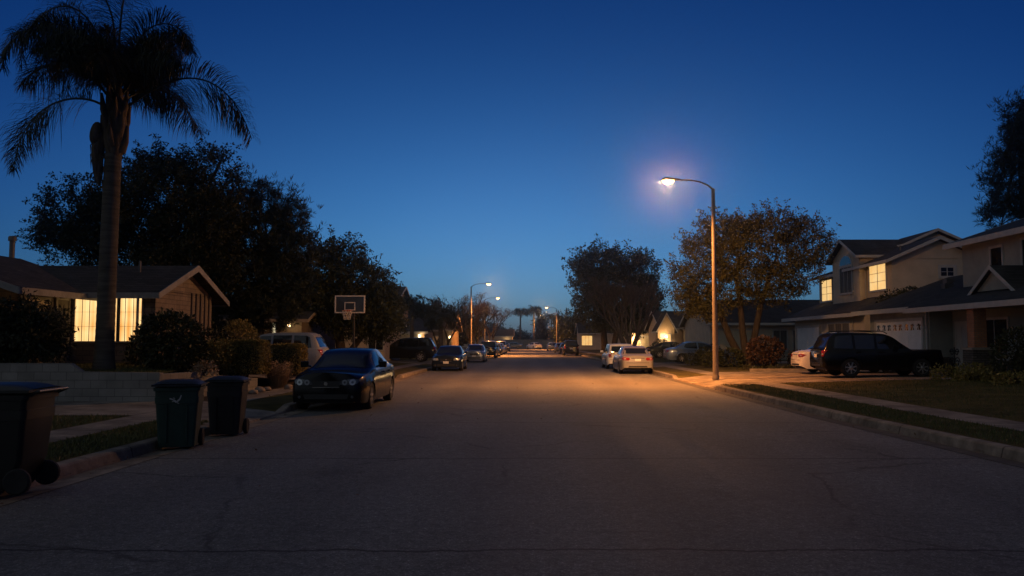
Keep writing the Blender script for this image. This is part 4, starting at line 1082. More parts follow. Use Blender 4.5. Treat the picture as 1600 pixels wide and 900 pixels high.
mb.build('fruit_stalk', 'palm_boot', palm, 60, world=False)
manual = [
 [(182,168,0),(206,148,0),(240,128,0),(285,117,-.1),(330,128,-.2),(365,162,-.3),(393,218,-.3)],
 [(160,168,0),(135,152,.1),(100,146,.1),(65,155,.1),(38,180,.1),(20,215,0),(13,262,0)],
 [(164,150,0),(140,112,-.2),(108,72,-.4),(72,46,-.5),(42,50,-.6),(22,75,-.6),(10,112,-.6)],
 [(168,140,0),(150,85,0),(122,25,.1),(80,-10,.2),(42,-2,.2),(18,40,.3),(6,85,.3)],
 [(174,140,0),(188,85,.2),(205,38,.3),(232,12,.4),(258,28,.5),(270,68,.5)],
 [(172,140,0),(172,60,0),(180,-30,0),(205,-95,0),(245,-130,0)],
 [(168,140,0),(160,70,.2),(140,-10,.4),(100,-65,.5),(50,-70,.6),(15,-40,.6)],
 [(176,150,0),(190,100,.3),(208,58,.6),(230,30,.8),(252,28,.9),(266,52,1.)],
 [(165,155,0),(148,128,-.5),(128,118,-1.1),(112,130,-1.7),(100,165,-2.2)],
 [(176,155,0),(200,125,.6),(222,118,1.2),(238,135,1.8),(250,170,2.4)],
]
fr = [[pp(*q) for q in f] for f in manual]
for k in range(10):
    az = R(-95 + 190*(k % 2)) + random.uniform(-1.0, 1.0)
    fr.append(arch(pp(170, 150), az, random.uniform(2.4, 3.1), R(random.uniform(50, 86)), R(random.uniform(70, 118))))
for k in range(10):
    az = R((0, 180)[k % 2]) + random.uniform(-1.0, 1.0)
    fr.append(arch(pp(171, 140), az, random.uniform(3.1, 3.8)*(.74 if k % 2 == 0 else 1), R(random.uniform(68, 88)), R(random.uniform(60, 115))))
for k, f in enumerate(fr):
    frond_mesh(f, 1.05 if k < 2 else .95, 230, .5 if k < 2 else .6, .35 if k < 7 else .9, .021, .035, k, (1.0 if k < 2 else .6) if k < 7 else (.8 if k > 19 else 0)).build('frond', 'frond', palm, world=False)

def lob(Y, loc, items, dk=.9):
    """lobes from picture measurements at distance Y: (px, py, rx, ry) -> metres from loc"""
    out = []
    for it in items:
        px, py, rx, ry = it[:4]; dy = it[4] if len(it) > 4 else 0.
        k = Y/FPX; out.append((X(px, Y) - loc[0], dy, H(py, Y) - loc[2], rx*k, (rx+ry)/2*k*dk, ry*k))
    return out
def stem_px(Y, loc, pts): return [(X(a, Y)-loc[0], 0 if len(q) < 1 else q[0], H(b, Y)-loc[2], r) for a, b, r, *q in [(p[0], p[1], p[2], *(p[3:] or (0,))) for p in pts]]

loc = (X(245, 38), 38, .35)
tree('broadleaf_tree', 'big dark broadleaf tree behind the ranch house roof', loc,
     [stem_px(38, loc, [(245, 568, .32), (243, 500, .27), (248, 430, .2)]), stem_px(38, loc, [(240, 568, .22), (205, 470, .16), (170, 400, .1)])],
     lob(38, loc, [(245,247,11,20),(302,246,13,18),(338,246,11,20),(203,275,13,18),(272,255,12,16),(362,285,15,18),(103,285,9,18),(132,280,9,15),(225,262,10,15),(255,330,75,60),(240,275,42,34),(315,280,40,38),(110,345,48,46),(78,372,30,20),(180,350,55,55),(310,360,60,60),(120,395,52,28),(340,330,35,40),(265,420,85,40),(320,430,60,45)]), 800, 105, .40, .115, ('leaf_dark', 'bark'), wl=.5, twigs=140, sprig=.8)
loc = (X(405, 40), 40, .35)
tree('conifer', 'dark upright conifer with feathery upswept tips beside the ranch house', loc,
     [stem_px(40, loc, [(405, 560, .26), (405, 460, .2), (408, 380, .12)])],
     lob(40, loc, [(405,300,8,18),(388,310,9,18),(425,318,9,20),(452,318,7,16),(470,335,7,18),(482,372,8,16),(430,350,12,24),(405,322,17,40),(440,345,15,36),(462,345,14,36),(375,330,25,35),(400,390,60,50),(455,410,30,42),(395,450,70,45),(350,480,70,40),(420,485,55,38),(450,450,36,34),(478,395,12,22),(345,390,30,60)]), 1150, 62, .36, .24, ('leaf_needle', 'bark'), style='radial', wl=.12, twigs=100, surf=.65)
loc = (X(545, 48), 48, .3)
tree('broadleaf_tree', 'dark rounded oak behind the basketball hoop', loc,
     [stem_px(48, loc, [(535, 560, .3), (530, 520, .26), (520, 480, .18)]), stem_px(48, loc, [(540, 560, .2), (570, 520, .16), (580, 480, .1)]), stem_px(48, loc, [(530, 560, .16), (470, 515, .14), (490, 470, .1)])],
     lob(48, loc, [(525,405,40,28),(500,440,40,36),(560,445,44,36),(592,470,24,28),(535,480,55,36),(590,492,36,38),(606,508,20,22),(560,500,50,30),(490,482,30,24)]), 600, 90, .42, .14, ('leaf_oak', 'bark'), twigs=90)

# shrubs of the raised lot
tree('shrub', 'large twiggy dark bush against the brick wing of the ranch house', (X(38, 21.7), 21.7, .86), [[(0, 0, 0, .06), (0, 0, .5, .05)], [(.1, 0, 0, .05), (.4, 0, .5, .04)]],
     lob(21.7, (X(38, 21.7), 21.7, .86), [(40,530,48,38),(20,500,36,30),(75,512,26,28),(5,540,40,30),(85,545,18,18)]), 260, 45, .2, .12, ('leaf_dark', 'bark'), cat='shrub', wl=.3, twigs=120)
k = 22.8/FPX
shrub('shrub', 'big rounded dark bush right of the lit window', (X(268, 22.8), 22.8, .82), [(0, 0, .85, .84, .8, .82), (.1, .1, .5, .85, .8, .55), (-.15, -.1, 1.15, .6, .6, .5)], 6500, .11, 'leaf_shrub')
shrub('shrub', 'small leafy plant silhouetted against the lit window', (X(212, 23.5), 23.5, .9), [(0, 0, .42, .22, .22, .42), (.06, 0, .7, .16, .16, .25)], 420, .12, 'leaf_shrub')
shrub('shrub', 'dome-shaped clipped shrub behind the box hedges', (X(374, 28.5), 28.5, .35), [(0, 0, 1.1, .72, .7, 1.0)], 5200, .075, 'leaf_hedge', jitter=.02)
shrub('shrub', 'dark shrub next to the gable end of the ranch house', (X(335, 27.5), 27.5, .5), [(0, 0, .8, .6, .7, .9), (.5, .3, .6, .5, .5, .7)], 3800, .09, 'leaf_dark')
HG = 'clipped hedges along the raised bed'
def hedge(px0, px1, py, Y, zb, label, n):
    xa, xb = X(px0, Y), X(px1, Y); zt = H(py, Y); hh = (zt - zb)/2
    o = shrub('hedge', label, ((xa+xb)/2, Y, zb), [(0, 0, hh, (xb-xa)/2*.97, .5, hh*.97)], int(n*1.7), .046, 'leaf_hedge', 'hedge', HG, box=True, jitter=.012)
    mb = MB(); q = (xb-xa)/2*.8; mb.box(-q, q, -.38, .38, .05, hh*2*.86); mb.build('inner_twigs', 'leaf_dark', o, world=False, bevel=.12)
hedge(357, 420, 531, 26., .6, 'square clipped hedge in the middle of the three', 8500)
hedge(426, 479, 537, 29.3, .45, 'square clipped hedge nearest the pale SUV', 7500)
shrub('hedge', 'loose overgrown hedge between the round bush and the clipped hedges', (X(330, 25.2), 25.2, .75), [(-.15, 0, .45, .45, .4, .48), (.3, .1, .5, .36, .35, .45)], 3200, .075, 'leaf_hedge', 'hedge', HG)
# dry ornamental grass and stones by the sidewalk
root = thing('ornamental_grass', 'dry pale ornamental grass with feathery heads by the sidewalk', 'plant', (X(436, 26.8), 26.8, .18))
n = 900; a = RNG.uniform(0, 2*PI, n); sp_ = RNG.uniform(.05, .55, n); D = unit(np.stack([np.cos(a)*sp_, np.sin(a)*sp_, np.ones(n)], 1)); P = np.stack([np.cos(a)*RNG.uniform(0, .22, n), np.sin(a)*RNG.uniform(0, .18, n), np.zeros(n)], 1); l = RNG.uniform(.35, .85, n)
V, F = leaf_quads(P, D, l, np.full(n, .014)); npmesh('blades', V, F, M['straw'], root, world=False)
tp = (P + D*l[:, None])[:130]; tp = np.repeat(tp, 14, 0) + RNG.normal(size=(130*14, 3))*.035; V, F = leaf_quads(tp, unit(RNG.normal(size=tp.shape)), np.full(len(tp), .055), np.full(len(tp), .03)); npmesh('seed_heads', V, F, M['straw'], root, world=False)
for k, (px, Y, r) in enumerate(((408, 24.6, .16), (420, 25.2, .12), (452, 26.2, .14), (398, 23.8, .13), (470, 27.5, .12))):
    bm = bmesh.new(); bmesh.ops.create_icosphere(bm, subdivisions=3, radius=r)
    sd = Vector((k*3.1, k, 0))
    from mathutils import noise as mnoise
    for v in bm.verts: v.co *= 1 + .35*mnoise.noise(v.co*5 + sd); v.co.z *= .65
    me = bpy.data.meshes.new('rock'); bm.to_mesh(me); bm.free(); o = link_mesh('rock', me, M['rock'], None, 60); o.location = (X(px, Y), Y, .2 + r*.3)
    tag(o, 'rounded garden stone beside the dry ornamental grass', 'rock', 'stones along the planting bed')
shrub('ground_cover', 'low grey-leaved plant at the edge of the raised bed', (X(322, 22.6), 22.6, .78), [(0, 0, .12, .3, .25, .2)], 500, .08, 'straw', 'plant')

# bins
G_STROKES = [(-.10, .80, -.04, .78, .02), (-.04, .78, 0, .74, .026), (0, .74, .05, .79, .026), (.05, .79, .07, .85, .018), (-.02, .77, -.06, .75, .014), (.01, .73, .04, .72, .012), (-.05, .81, -.02, .80, .012)]
wheelie_bin('trash_bin', 'green wheeled bin with a worn white print on its front', (-5.58, 13.15, .01), R(14), 'bin_green', 'bin_lid_blue', .66, .66, 1.07, dict(side='front', strokes=G_STROKES))
wheelie_bin('trash_bin', 'black wheeled bin between the green bin and the parked black sedan', (-5.46, 14.9, .01), R(8), 'bin_dark', 'bin_lid_blue', .62, .62, 1.05)
z = .89
L_STROKES = [(.15, z+.05, .09, z+.05, .011), (.15, z+.05, .15, z+.025, .011), (.15, z+.025, .09, z+.025, .011), (.09, z+.025, .09, z, .011), (.09, z, .15, z, .011),
             (.06, z+.05, .035, z+.025, .011), (.01, z+.05, .035, z+.025, .011), (.035, z+.025, .035, z, .011),
             (-.02, z+.05, -.035, z, .011), (-.035, z, -.05, z+.03, .011), (-.05, z+.03, -.065, z, .011), (-.065, z, -.08, z+.05, .011)]
L_STROKES = [(-a, b, -c, d, e) for a, b, c, d, e in L_STROKES]
wheelie_bin('trash_bin', 'large black wheeled bin with worn white lettering nearest the camera', (-5.85, 9.15, .06), R(-84), 'bin_black', 'bin_black', .74, .86, 1.17, dict(side='side', strokes=[(a-.18, b, c-.18, d, e) for a, b, c, d, e in L_STROKES]))

# basketball hoop
HY = 38.; hx = X(546.5, HY)
root = thing('basketball_hoop', 'tall basketball hoop with a dark backboard beside the driveway', 'hoop', (hx, HY, .2))
mb = MB(); mb.box(-.4, .4, .35, 1.25, -.03, .16); mb.build('base', 'black_plastic', root, world=False, bevel=.04)
mb = MB(); mb.tube([(0.03, .8, .1), (.03, .8, 2.2), (.03, .72, 3.1)], .05, 10); mb.bar((.03, .74, 3.05), (.03, .06, 3.35), .05, .05); mb.bar((.03, .78, 2.5), (.03, .06, 2.85), .04, .04); mb.build('pole', 'black_plastic', root, 60, world=False)
zb_, zt_ = H(489, HY)-.2, H(462, HY)-.2; hw_ = .69
mb = MB(); mb.box(-hw_, hw_, 0, .035, zb_, zt_); bb = mb.build('backboard', 'acrylic', root, world=False)
mb = MB(); e = .045
for (x0, x1, z0, z1) in ((-hw_-.01, hw_+.01, zt_-e, zt_+.01), (-hw_-.01, hw_+.01, zb_-.01, zb_+e), (-hw_-.01, -hw_+e, zb_+e, zt_-e), (hw_-e, hw_+.01, zb_+e, zt_-e)): mb.box(x0, x1, -.02, .045, z0, z1)
q = .25; zc = zb_ + .12; zd = zc + .38
for (x0, x1, z0, z1) in ((-q, q, zd-.04, zd), (-q, q, zc, zc+.04), (-q, -q+.04, zc+.04, zd-.04), (q-.04, q, zc+.04, zd-.04)): mb.box(x0, x1, -.012, -.001, z0, z1)
mb.build('lines', 'net', bb, world=False)
rc = Vector((-.05, -.32, zb_ + .10)); mb = MB(); mb.tube([rc + Vector((.23*math.cos(t), .23*math.sin(t), 0)) for t in np.linspace(0, 2*PI, 25)], .011, 6); mb.box(-.12, .02, -.1, -.013, zb_+.04, zb_+.14); mb.build('rim', 'rim_orange', root, world=False)
mb = MB()
for k in range(12):
    for s_ in (1, -1):
        pts = []
        for i in range(5):
            t = i/4; a = 2*PI*k/12 + s_*t*.9; r = .23*(1-.42*t); pts.append(rc + Vector((r*math.cos(a), r*math.sin(a), -.42*t)))
        mb.tube(pts, .006, 4)
mb.build('net', 'net', root, world=False)

# ================================================================== STREET LAMPS
LY = 33.6
street_lamp('near street lamp with bright orange head on the right kerb', (X(1117, LY), LY, .16), PI, h=7.82, arm=1.80, power=14500, side_power=.52)
street_lamp('street lamp rising from bare trees on the left kerb', (X(736, 94), 94, .16), 0, h=7.75, power=30000)
street_lamp('second street lamp on the left kerb, glinting through reddish trees', (X(757, 124), 124, .16), 0, h=7.7, power=14000)
street_lamp('distant street lamp to the right of the two far palms', (X(870, 160), 160, .16), PI, h=7.75, power=24000)
street_lamp('farthest street lamp, just right of the far palms', (X(858, 208), 208, .1), PI, h=7.75, power=14000)

# ================================================================== CARS
car('sedan', 'p_black', 'black sedan with twin round headlights parked behind the bins', (-4.88, 22.2, 0), -PI/2, front='twin', plate=False).scale = (1.05,)*3
car('sedan', 'p_navy', 'dark blue sedan with pale number plate parked second from the near left', (-4.72, 48.6, 0), -PI/2)
car('sedan', 'p_bluegrey', 'blue-grey sedan facing the camera behind the dark blue one', (-4.5, 68.3, 0), -PI/2)
car('suv', 'p_dark', 'dark SUV facing the camera beyond the blue-grey sedan', (-4.25, 84., 0), -PI/2)
car('sedan', 'p_dark', 'small dark sedan far along the left kerb', (-4.2, 99., 0), -PI/2)
car('suv', 'p_grey', 'grey SUV facing us far along the left kerb', (-4.2, 118., 0), -PI/2)
car('sedan', 'p_navy', 'navy sedan between the two dark vehicles on the left kerb', (-4.25, 91.5, 0), -PI/2)
car('sedan', 'p_silver', 'silver sedan ahead of the grey SUV on the left kerb', (-4.15, 108., 0), -PI/2)
car('sedan', 'p_dark', 'dark sedan farthest along the left kerb', (-4.1, 134., 0), -PI/2)
car('sedan', 'p_navy', 'navy sedan between the far dark SUV and the grey sedan', (4.7, 108., 0), PI/2)
car('suv', 'p_pale', 'pale SUV parked in the driveway behind the hedges', (X(512, 34.6) - 2.4, 34.6, .30), PI, 'SUV', 'vehicles parked in driveways')
car('suv', 'p_dark', 'dark SUV in the driveway past the basketball hoop', (-9.2, 60., .2), PI, 'SUV', 'vehicles parked in driveways')
car('sedan', 'p_silver', 'silver sedan parked under the street lamp with its tail to us', (5.52, 44.4, 0), PI/2)
car('wagon', 'p_white', 'white hatchback parked just ahead of the silver sedan', (5.50, 51.6, 0), PI/2, 'car').scale = (.97, .97, .88)
car('suv', 'p_dark', 'dark SUV parked far along the right kerb', (4.75, 96.5, 0), PI/2, 'SUV')
car('sedan', 'p_grey', 'grey sedan parked ahead of the far dark SUV', (4.5, 121.5, 0), PI/2)
car('sedan', 'p_silver', 'pale car under the far street lamp', (3.9, 146., 0), PI/2)
car('sedan', 'p_white', 'white sedan standing at the end of the street', (.9, 175., 0), PI/2 + .45, group='cars at the end of the street')
car('sedan', 'p_grey', 'low grey car beside the white sedan at the street end', (-4., 184., 0), PI, group='cars at the end of the street')
car('suv', 'p_black', 'black SUV with silver wheels parked in the near right driveway', (X(1287, 32)+2.35, 32.9, .29), 0, 'SUV', 'vehicles parked in driveways', rails=True)
car('sedan', 'p_white', 'white sedan half hidden behind the black SUV', (X(1247, 36.2)+2.35, 36.6, .28), 0, 'car', 'vehicles parked in driveways')
car('sedan', 'p_bluegrey', 'silver-blue sedan side-on in the driveway behind the street lamp', (X(1040, 55)+2.35, 55.4, .24), 0, 'car', 'vehicles parked in driveways')
car('sedan', 'p_dark', 'dark sedan in the driveway by the lit porch', (X(1010, 72)+2.4, 72.4, .22), 0, 'car', 'vehicles parked in driveways')

# ================================================================== RIGHT SIDE
gz = .25
# nearest house: garage, porch with brick column, upper storey
h = House('house', 'grey two storey house with brick porch column and decorated garage door', (17.6, 36, gz), 'stucco_grey')
h.wall((17.6, 26, 36.1, 42.4, gz, 3.35)); h.wall((18.6, 26, 22, 36.08, gz, 3.7))
h.wall((19.3, 28, 22, 36.4, 3.705, 6.1), name='upper_wall')
zE, sl, xE = 3.12, .36, 16.6
def zr_(x): return zE + sl*(x - xE)
h.shed([(xE+.25, 42.9, zr_(xE+.25)), (xE+.25, 36.42, zr_(xE+.25)), (22, 36.42, zr_(22)), (22, 42.9, zr_(22))], roof='roof_dark', edge=(0, 1), fh=.2)
h.shed([(xE, 36.4, zr_(xE)), (xE, 20, zr_(xE)), (19.29, 20, zr_(19.29)), (19.29, 36.4, zr_(19.29))], roof='roof_dark', edge=(0, 1), fh=.2)
h.shed([(22.01, 36.42, zr_(22)), (27.5, 36.42, zr_(22)-1.9), (27.5, 42.9, zr_(22)-1.9), (22.01, 42.9, zr_(22))], roof='roof_dark', edge=(1, 2))
h.gable(19.3, 28, 22, 36.4, 6.1, 7.55, 'y', roof='roof_dark', oh=.6, rake=.45, fh=.22)
m_ = MB(); m_.box(xE+.12, 18.55, 20.2, 36.05, 3.0, 3.04); m_.build('soffit', 'trim_dark', h.root)
gx = 18.05
g_ = MB(); g_.prism([(gx, 30.3, 3.68), (gx, 33.1, 3.68), (gx, 31.7, 4.52)], (.15, 0, 0)); g_.build('gablet_wall', h.wm, h.root)
rf = MB()
for sg in (-1, 1): rf.slab([(gx-.2, 31.7+sg*1.65, 3.55), (gx-.2, 31.7, 4.64), (19.28, 31.7, 4.64), (19.28, 31.7+sg*1.65, 3.55)][::sg], .1)
rf.build('gablet_roof', 'roof_dark', h.root)
rf = MB()
for sg in (-1, 1): rf.prism([(gx-.235, 31.7+sg*1.66, 3.56), (gx-.235, 31.7, 4.65), (gx-.235, 31.7, 4.49), (gx-.235, 31.7+sg*1.66, 3.40)], (.03, 0, 0))
rf.build('fascia', 'trim', h.root)
fx = ('x', 17.6, -1)
h.garage(fx, 36.75, 41.6, gz+.03, 2.62, 'garage', lights=True, rows=4, cols=4, frame='trim')
fw_ = ('x', 18.6, -1)
h.door(fw_, 34.7, 35.7, gz+.1, 2.45)
h.window(fw_, 31.9, 33.7, 1.05, 2.55, nu=2, fw=.1)
h.window(fw_, 28.2, 30.4, 1.05, 2.55, nu=3, fw=.1)
fu = ('x', 19.3, -1)
h.window(fu, 33.3, 34.1, 4.75, 5.55, nu=1, nz=1, fw=.1)
h.window(fu, 30.2, 31.9, 4.35, 5.65, nu=2, nz=1, fw=.1)
h.lantern((17.5, 36.4, 2.3), .07, 0, 'trim')
c0 = (17.0, 31.2); m_ = MB(); m_.box(c0[0]-.37, c0[0]+.37, c0[1]-.37, c0[1]+.37, gz-.02, 1.36); m_.build('column_base', 'stone', h.root)
m_ = MB(); m_.box(c0[0]-.43, c0[0]+.43, c0[1]-.43, c0[1]+.43, 1.362, 1.46); m_.box(c0[0]-.32, c0[0]+.32, c0[1]-.32, c0[1]+.32, 2.93, 3.0); m_.build('column_cap', 'trim_dark', h.root)
m_ = MB(); m_.box(c0[0]-.24, c0[0]+.24, c0[1]-.24, c0[1]+.24, 1.462, 2.928); m_.build('column', 'brick_red', h.root)
m_ = MB(); m_.box(18.55, 18.598, 22.1, 34.5, gz, 1.0); m_.box(17.66, 18.55, 36.05, 36.098, gz, 1.0); m_.build('stone_skirt', 'stone', h.root)
m_ = MB(); m_.box(17.5, 17.56, 36.2, 36.28, gz, 3.2); m_.build('downspout', 'trim', h.root)
for x_, y_ in ((19.6, 38.4), (20.6, 40.2)):
    m_ = MB(); z_ = zr_(x_); m_.box(x_-.2, x_+.2, y_-.2, y_+.2, z_-.05, z_+.2); m_.build('roof_vent', 'steel', h.root)
# second house: two storeys, lit upper windows, gable wall in the lamp light
h = House('house', 'tan two storey house with lit upper windows and an arched gable window', (18.8, 50, gz), 'stucco')
h.wall((18.8, 30, 46.0, 58.2, gz, 3.42))
h.wall((20.4, 25.5, 46.02, 49.58, 3.43, 6.35), (20.02, 26, 49.6, 54, 3.43, 6.95), (20.6, 26.5, 54.02, 58.2, 3.43, 6.2), name='upper_wall')
h.shed([(18.05, 58.7, 3.27), (18.05, 45.6, 3.27), (20.5, 45.6, 4.35), (20.5, 58.7, 4.35)], roof='roof_tile', edge=(0, 1), fh=.2)
h.shed([(20.51, 45.6, 4.352), (30, 45.6, 4.3), (30, 46.0, 4.3), (20.51, 46.0, 4.352)], roof='roof_tile', edge=(0, 1), fh=.1)
h.gable(20.4, 25.5, 46.02, 51.5, 6.33, 7.45, 'y', roof='roof_tile', oh=.5, rake=.5, fh=.16, wmat=M['stucco'])
h.gable(20.02, 27, 49.6, 54, 6.93, 8.02, 'x', roof='roof_tile', oh=.35, rake=.35, fh=.15)
h.gable(20.6, 26.5, 54.02, 58.2, 6.18, 7.2, 'y', roof='roof_tile', oh=.5, rake=.4, fh=.15)
h.wall((23.4, 26.8, 50.6, 54.5, 6.9, 7.75), name='attic_wall'); h.gable(23.4, 26.8, 50.6, 54.5, 7.74, 8.5, 'y', roof='roof_tile', oh=.5, rake=.55, fh=.13)
h.window(('x', 20.4, -1), 46.75, 49.0, H(453, 47.9), H(414, 47.9), pane='lit_up', nu=2, nz=3, fw=.12, label='lit window of the bedroom on the near corner')
h.window(('x', 20.6, -1), 55.7, 57.6, H(470, 56.7), H(438, 56.7), pane='lit_up', nu=2, nz=3, fw=.12, label='lit window at the far end of the upper floor')
h.window(('x', 20.02, -1), 50.75, 52.65, 4.75, 6.35, pane='curtain_dim', nu=3, nz=1, fw=.12, label='dark arched window under the street gable')
m_ = MB(); cy = 51.7; ar = [(20.02-.001, cy + 1.07*math.cos(t), 6.47 + .72*math.sin(t)) for t in np.linspace(0, PI, 17)]
m_.prism(ar, (-.05, 0, 0)); aw = m_.build('arch_trim', 'trim', h.root)
m_ = MB(); ar = [(20.02-.052, cy + .93*math.cos(t), 6.50 + .58*math.sin(t)) for t in np.linspace(0, PI, 17)]; m_.prism(ar, (-.006, 0, 0)); m_.build('pane', 'glass_dark', aw)
h.window(('y', 46.02, -1), X(1472, 46), X(1492, 46), H(431, 46), H(418, 46), nu=2, nz=2, fw=.16, out=.06)
h.garage(('x', 18.8, -1), 53.2, 57.6, gz+.05, 2.6, 'garage', rows=4, cols=4)
h.window(('x', 18.8, -1), 48.2, 51.6, 1.1, 2.75, nu=3, pane='curtain_dim', fw=.12)
h.lantern((18.68, 52.3, 2.2), .07, 0, 'trim')
for x_, y_, z0_, z1_ in ((18.74, 47.6, gz, 3.2), (20.34, 49.45, 3.9, 6.3)):
    m_ = MB(); m_.box(x_-.05, x_, y_-.04, y_+.04, z0_, z1_); m_.build('downspout', 'trim', h.root)
for y_ in (47.5, 56.3):
    m_ = MB(); m_.tube([(21.6, y_, 6.4), (21.6, y_, 7.25)], .05, 10); m_.build('vent_pipe', 'steel', h.root)
shrub('shrub', 'vine-like shrub poking above the eave between the two big houses', (X(1400, 44.4), 44.4, .3), [(0, 0, 3.4, 1.0, .7, .8), (.9, 0, 3.8, .7, .6, .55), (-.6, 0, 2.9, .6, .6, .6)], 2600, .12, 'leaf_shrub')
# third house behind the orange tree
h = House('house', 'long low house with pale garage door behind the orange-lit tree', (17, 62, gz), 'stucco')
h.wall((13.6, 26, 62, 72, gz, 3.15)); h.gable(13.6, 26, 62, 72, 3.13, 4.95, 'x', roof='roof_dark', oh=.55, rake=.4)
h.garage(('y', 62, -1), 14.3, 17.2, gz, 2.5, 'garage_cream'); h.window(('y', 62, -1), 18.4, 19.4, 1.0, 2.5, pane='curtain_dim', nu=2); h.window(('y', 62, -1), 19.9, 21.2, 1.0, 2.5, pane='curtain_dim', nu=2)
# fourth: lit porch gable
h = House('house', 'dark roofed house with a lit porch gable and pale garage', (15, 84, gz), 'stucco')
h.wall((13.9, 27, 86, 96, gz, 3.1)); h.gable(13.9, 27, 86, 96, 3.08, 4.9, 'x', roof='roof_dark', oh=.5)
h.wall((16., 19.4, 82.5, 85.98, gz, 2.9)); h.shed([(15.6, 82.0, 2.9), (19.8, 82.0, 3.25), (19.8, 86, 3.35), (15.6, 86, 3.0)], roof='roof_dark', edge=(0, 1))
h.garage(('y', 82.5, -1), 16.3, 19.2, gz, 2.4, 'garage_cream')
h.wall((13.2, 14.9, 84.6, 85.98, gz, 3.0), name='porch_wall', mat=M['stucco_tan']); h.gable(13.2, 14.9, 84.6, 87, 3.0, 4.5, 'y', roof='roof_dark', oh=.25, rake=.5, wmat=M['stucco_tan'])
h.lantern((14.0, 84.1, 2.15), .12, 120); h.window(('y', 84.6, -1), 13.5, 14.5, 1.2, 2.4, pane='lit_far', nu=2)
h = House('house', 'small house with a lit garage front beyond the bare tree', (15, 112, gz), 'stucco_tan')
h.wall((13.6, 24, 112, 120, gz, 3.0)); h.gable(13.6, 24, 112, 120, 2.98, 4.6, 'x', roof='roof_dark', oh=.5); h.garage(('y', 112, -1), 15.2, 18.4, gz, 2.3, 'garage_cream'); h.lantern((14.6, 111.7, 2.1), .13, 420)
h = House('house', 'distant house with one orange lit window on the right', (10, 140, gz), 'stucco')
h.wall((8.6, 20, 140, 150, gz, 3.1)); h.gable(8.6, 20, 140, 150, 3.08, 4.9, 'x', roof='roof_dark', oh=.5); h.window(('y', 140, -1), X(909, 140), X(925, 140), 1.0, 2.6, pane='lit_far', nu=3, nz=1, fw=.1); h.wall((8.6, 12., 138.5, 139.98, gz, 2.9), name='front_wall') if False else None
# left houses
h = House('house', 'low dark house behind the pale SUV with a porch light on', (-16, 46, .4), 'siding')
h.wall((-25, -12.8, 46, 54, .3, 3.0)); h.gable(-25, -12.8, 46, 54, 2.98, 4.3, 'x', roof='roof_dark', oh=.6, rake=.5, fascia='trim_dark', wmat=M['siding'])
h.window(('y', 46, -1), -14.42, -14.25, 1.7, 2.7, pane='lit_slit', nu=1, fw=.06); h.lantern((X(452, 45.6), 45.6, H(508, 45.6)), .09, 8)
h = House('house', 'pale stucco bungalow wall half hidden by the oak', (-10, 56, .3), 'stucco')
h.wall((-20, -10.1, 57, 64, .2, 2.9)); h.gable(-20, -10.1, 57, 64, 2.88, 3.7, 'x', roof='roof_dark', oh=.5); h.window(('y', 57, -1), -11.2, -10.2, 1.1, 2.3, nu=2)
h = House('house', 'two storey house with a tall narrow lit window above the dark SUV', (-14, 74, .3), 'stucco_tan')
h.wall((-24, -12.5, 76, 84, .2, 5.6)); h.gable(-24, -12.5, 76, 84, 5.58, 6.9, 'x', roof='roof_dark', oh=.4); h.window(('y', 76, -1), X(621, 76), X(624.5, 76), H(506, 76), H(482, 76), pane='lit_slit', nu=1, nz=3, fw=.06)
h.wall((-14, -9.0, 70, 75.98, .2, 2.5), name='garage_wall'); h.shed([(-14.4, 69.5, 2.5), (-8.6, 69.5, 2.5), (-8.6, 76, 3.5), (-14.4, 76, 3.5)], roof='roof_dark', edge=(0, 1)); h.garage(('y', 70, -1), -11.0, -9.3, .22, 2.25, 'garage_cream')
h.window(('y', 70, -1), X(623, 70), X(626, 70), H(545, 70), H(534, 70), pane='lit_slit', nu=1, fw=.05); h.lantern((X(655, 69.4), 69.6, H(525, 69.4)), .11, 25)
h = House('house', 'low house with porch light behind the bare tree on the left', (-12, 90, .3), 'stucco_tan')
h.wall((-22, -8.6, 90, 99, .2, 3.0), mat=M['siding']); h.gable(-22, -8.6, 90, 99, 2.98, 4.6, 'x', roof='roof_dark', oh=.5, wmat=M['siding'], fascia='trim_dark'); h.lantern((X(703, 89.5), 89.6, H(527, 89.5)), .13, 18); h.window(('y', 90, -1), -11.5, -9.9, 1.0, 2.2, pane='lit_dim', nu=2)
h = House('house', 'long low house closing the far end of the street', (0, 200, .1), 'stucco')
h.wall((-22, -4.4, 203, 212, 0, 3.0)); h.gable(-22, -4.4, 203, 212, 2.98, 4.6, 'x', roof='roof_dark', oh=.5); h.lantern((X(790, 202), 202.4, 1.75), .22, 60)
w = thing('garden_wall', 'long pale wall across the far end of the street', 'wall', (2, 197, 0)); mb = MB(); mb.box(-9, 26, 197, 197.2, -.05, 2.0); mb.box(-9.05, 26.05, 196.95, 197.25, 2.003, 2.08); mb.build('blocks', 'block_wall', w)

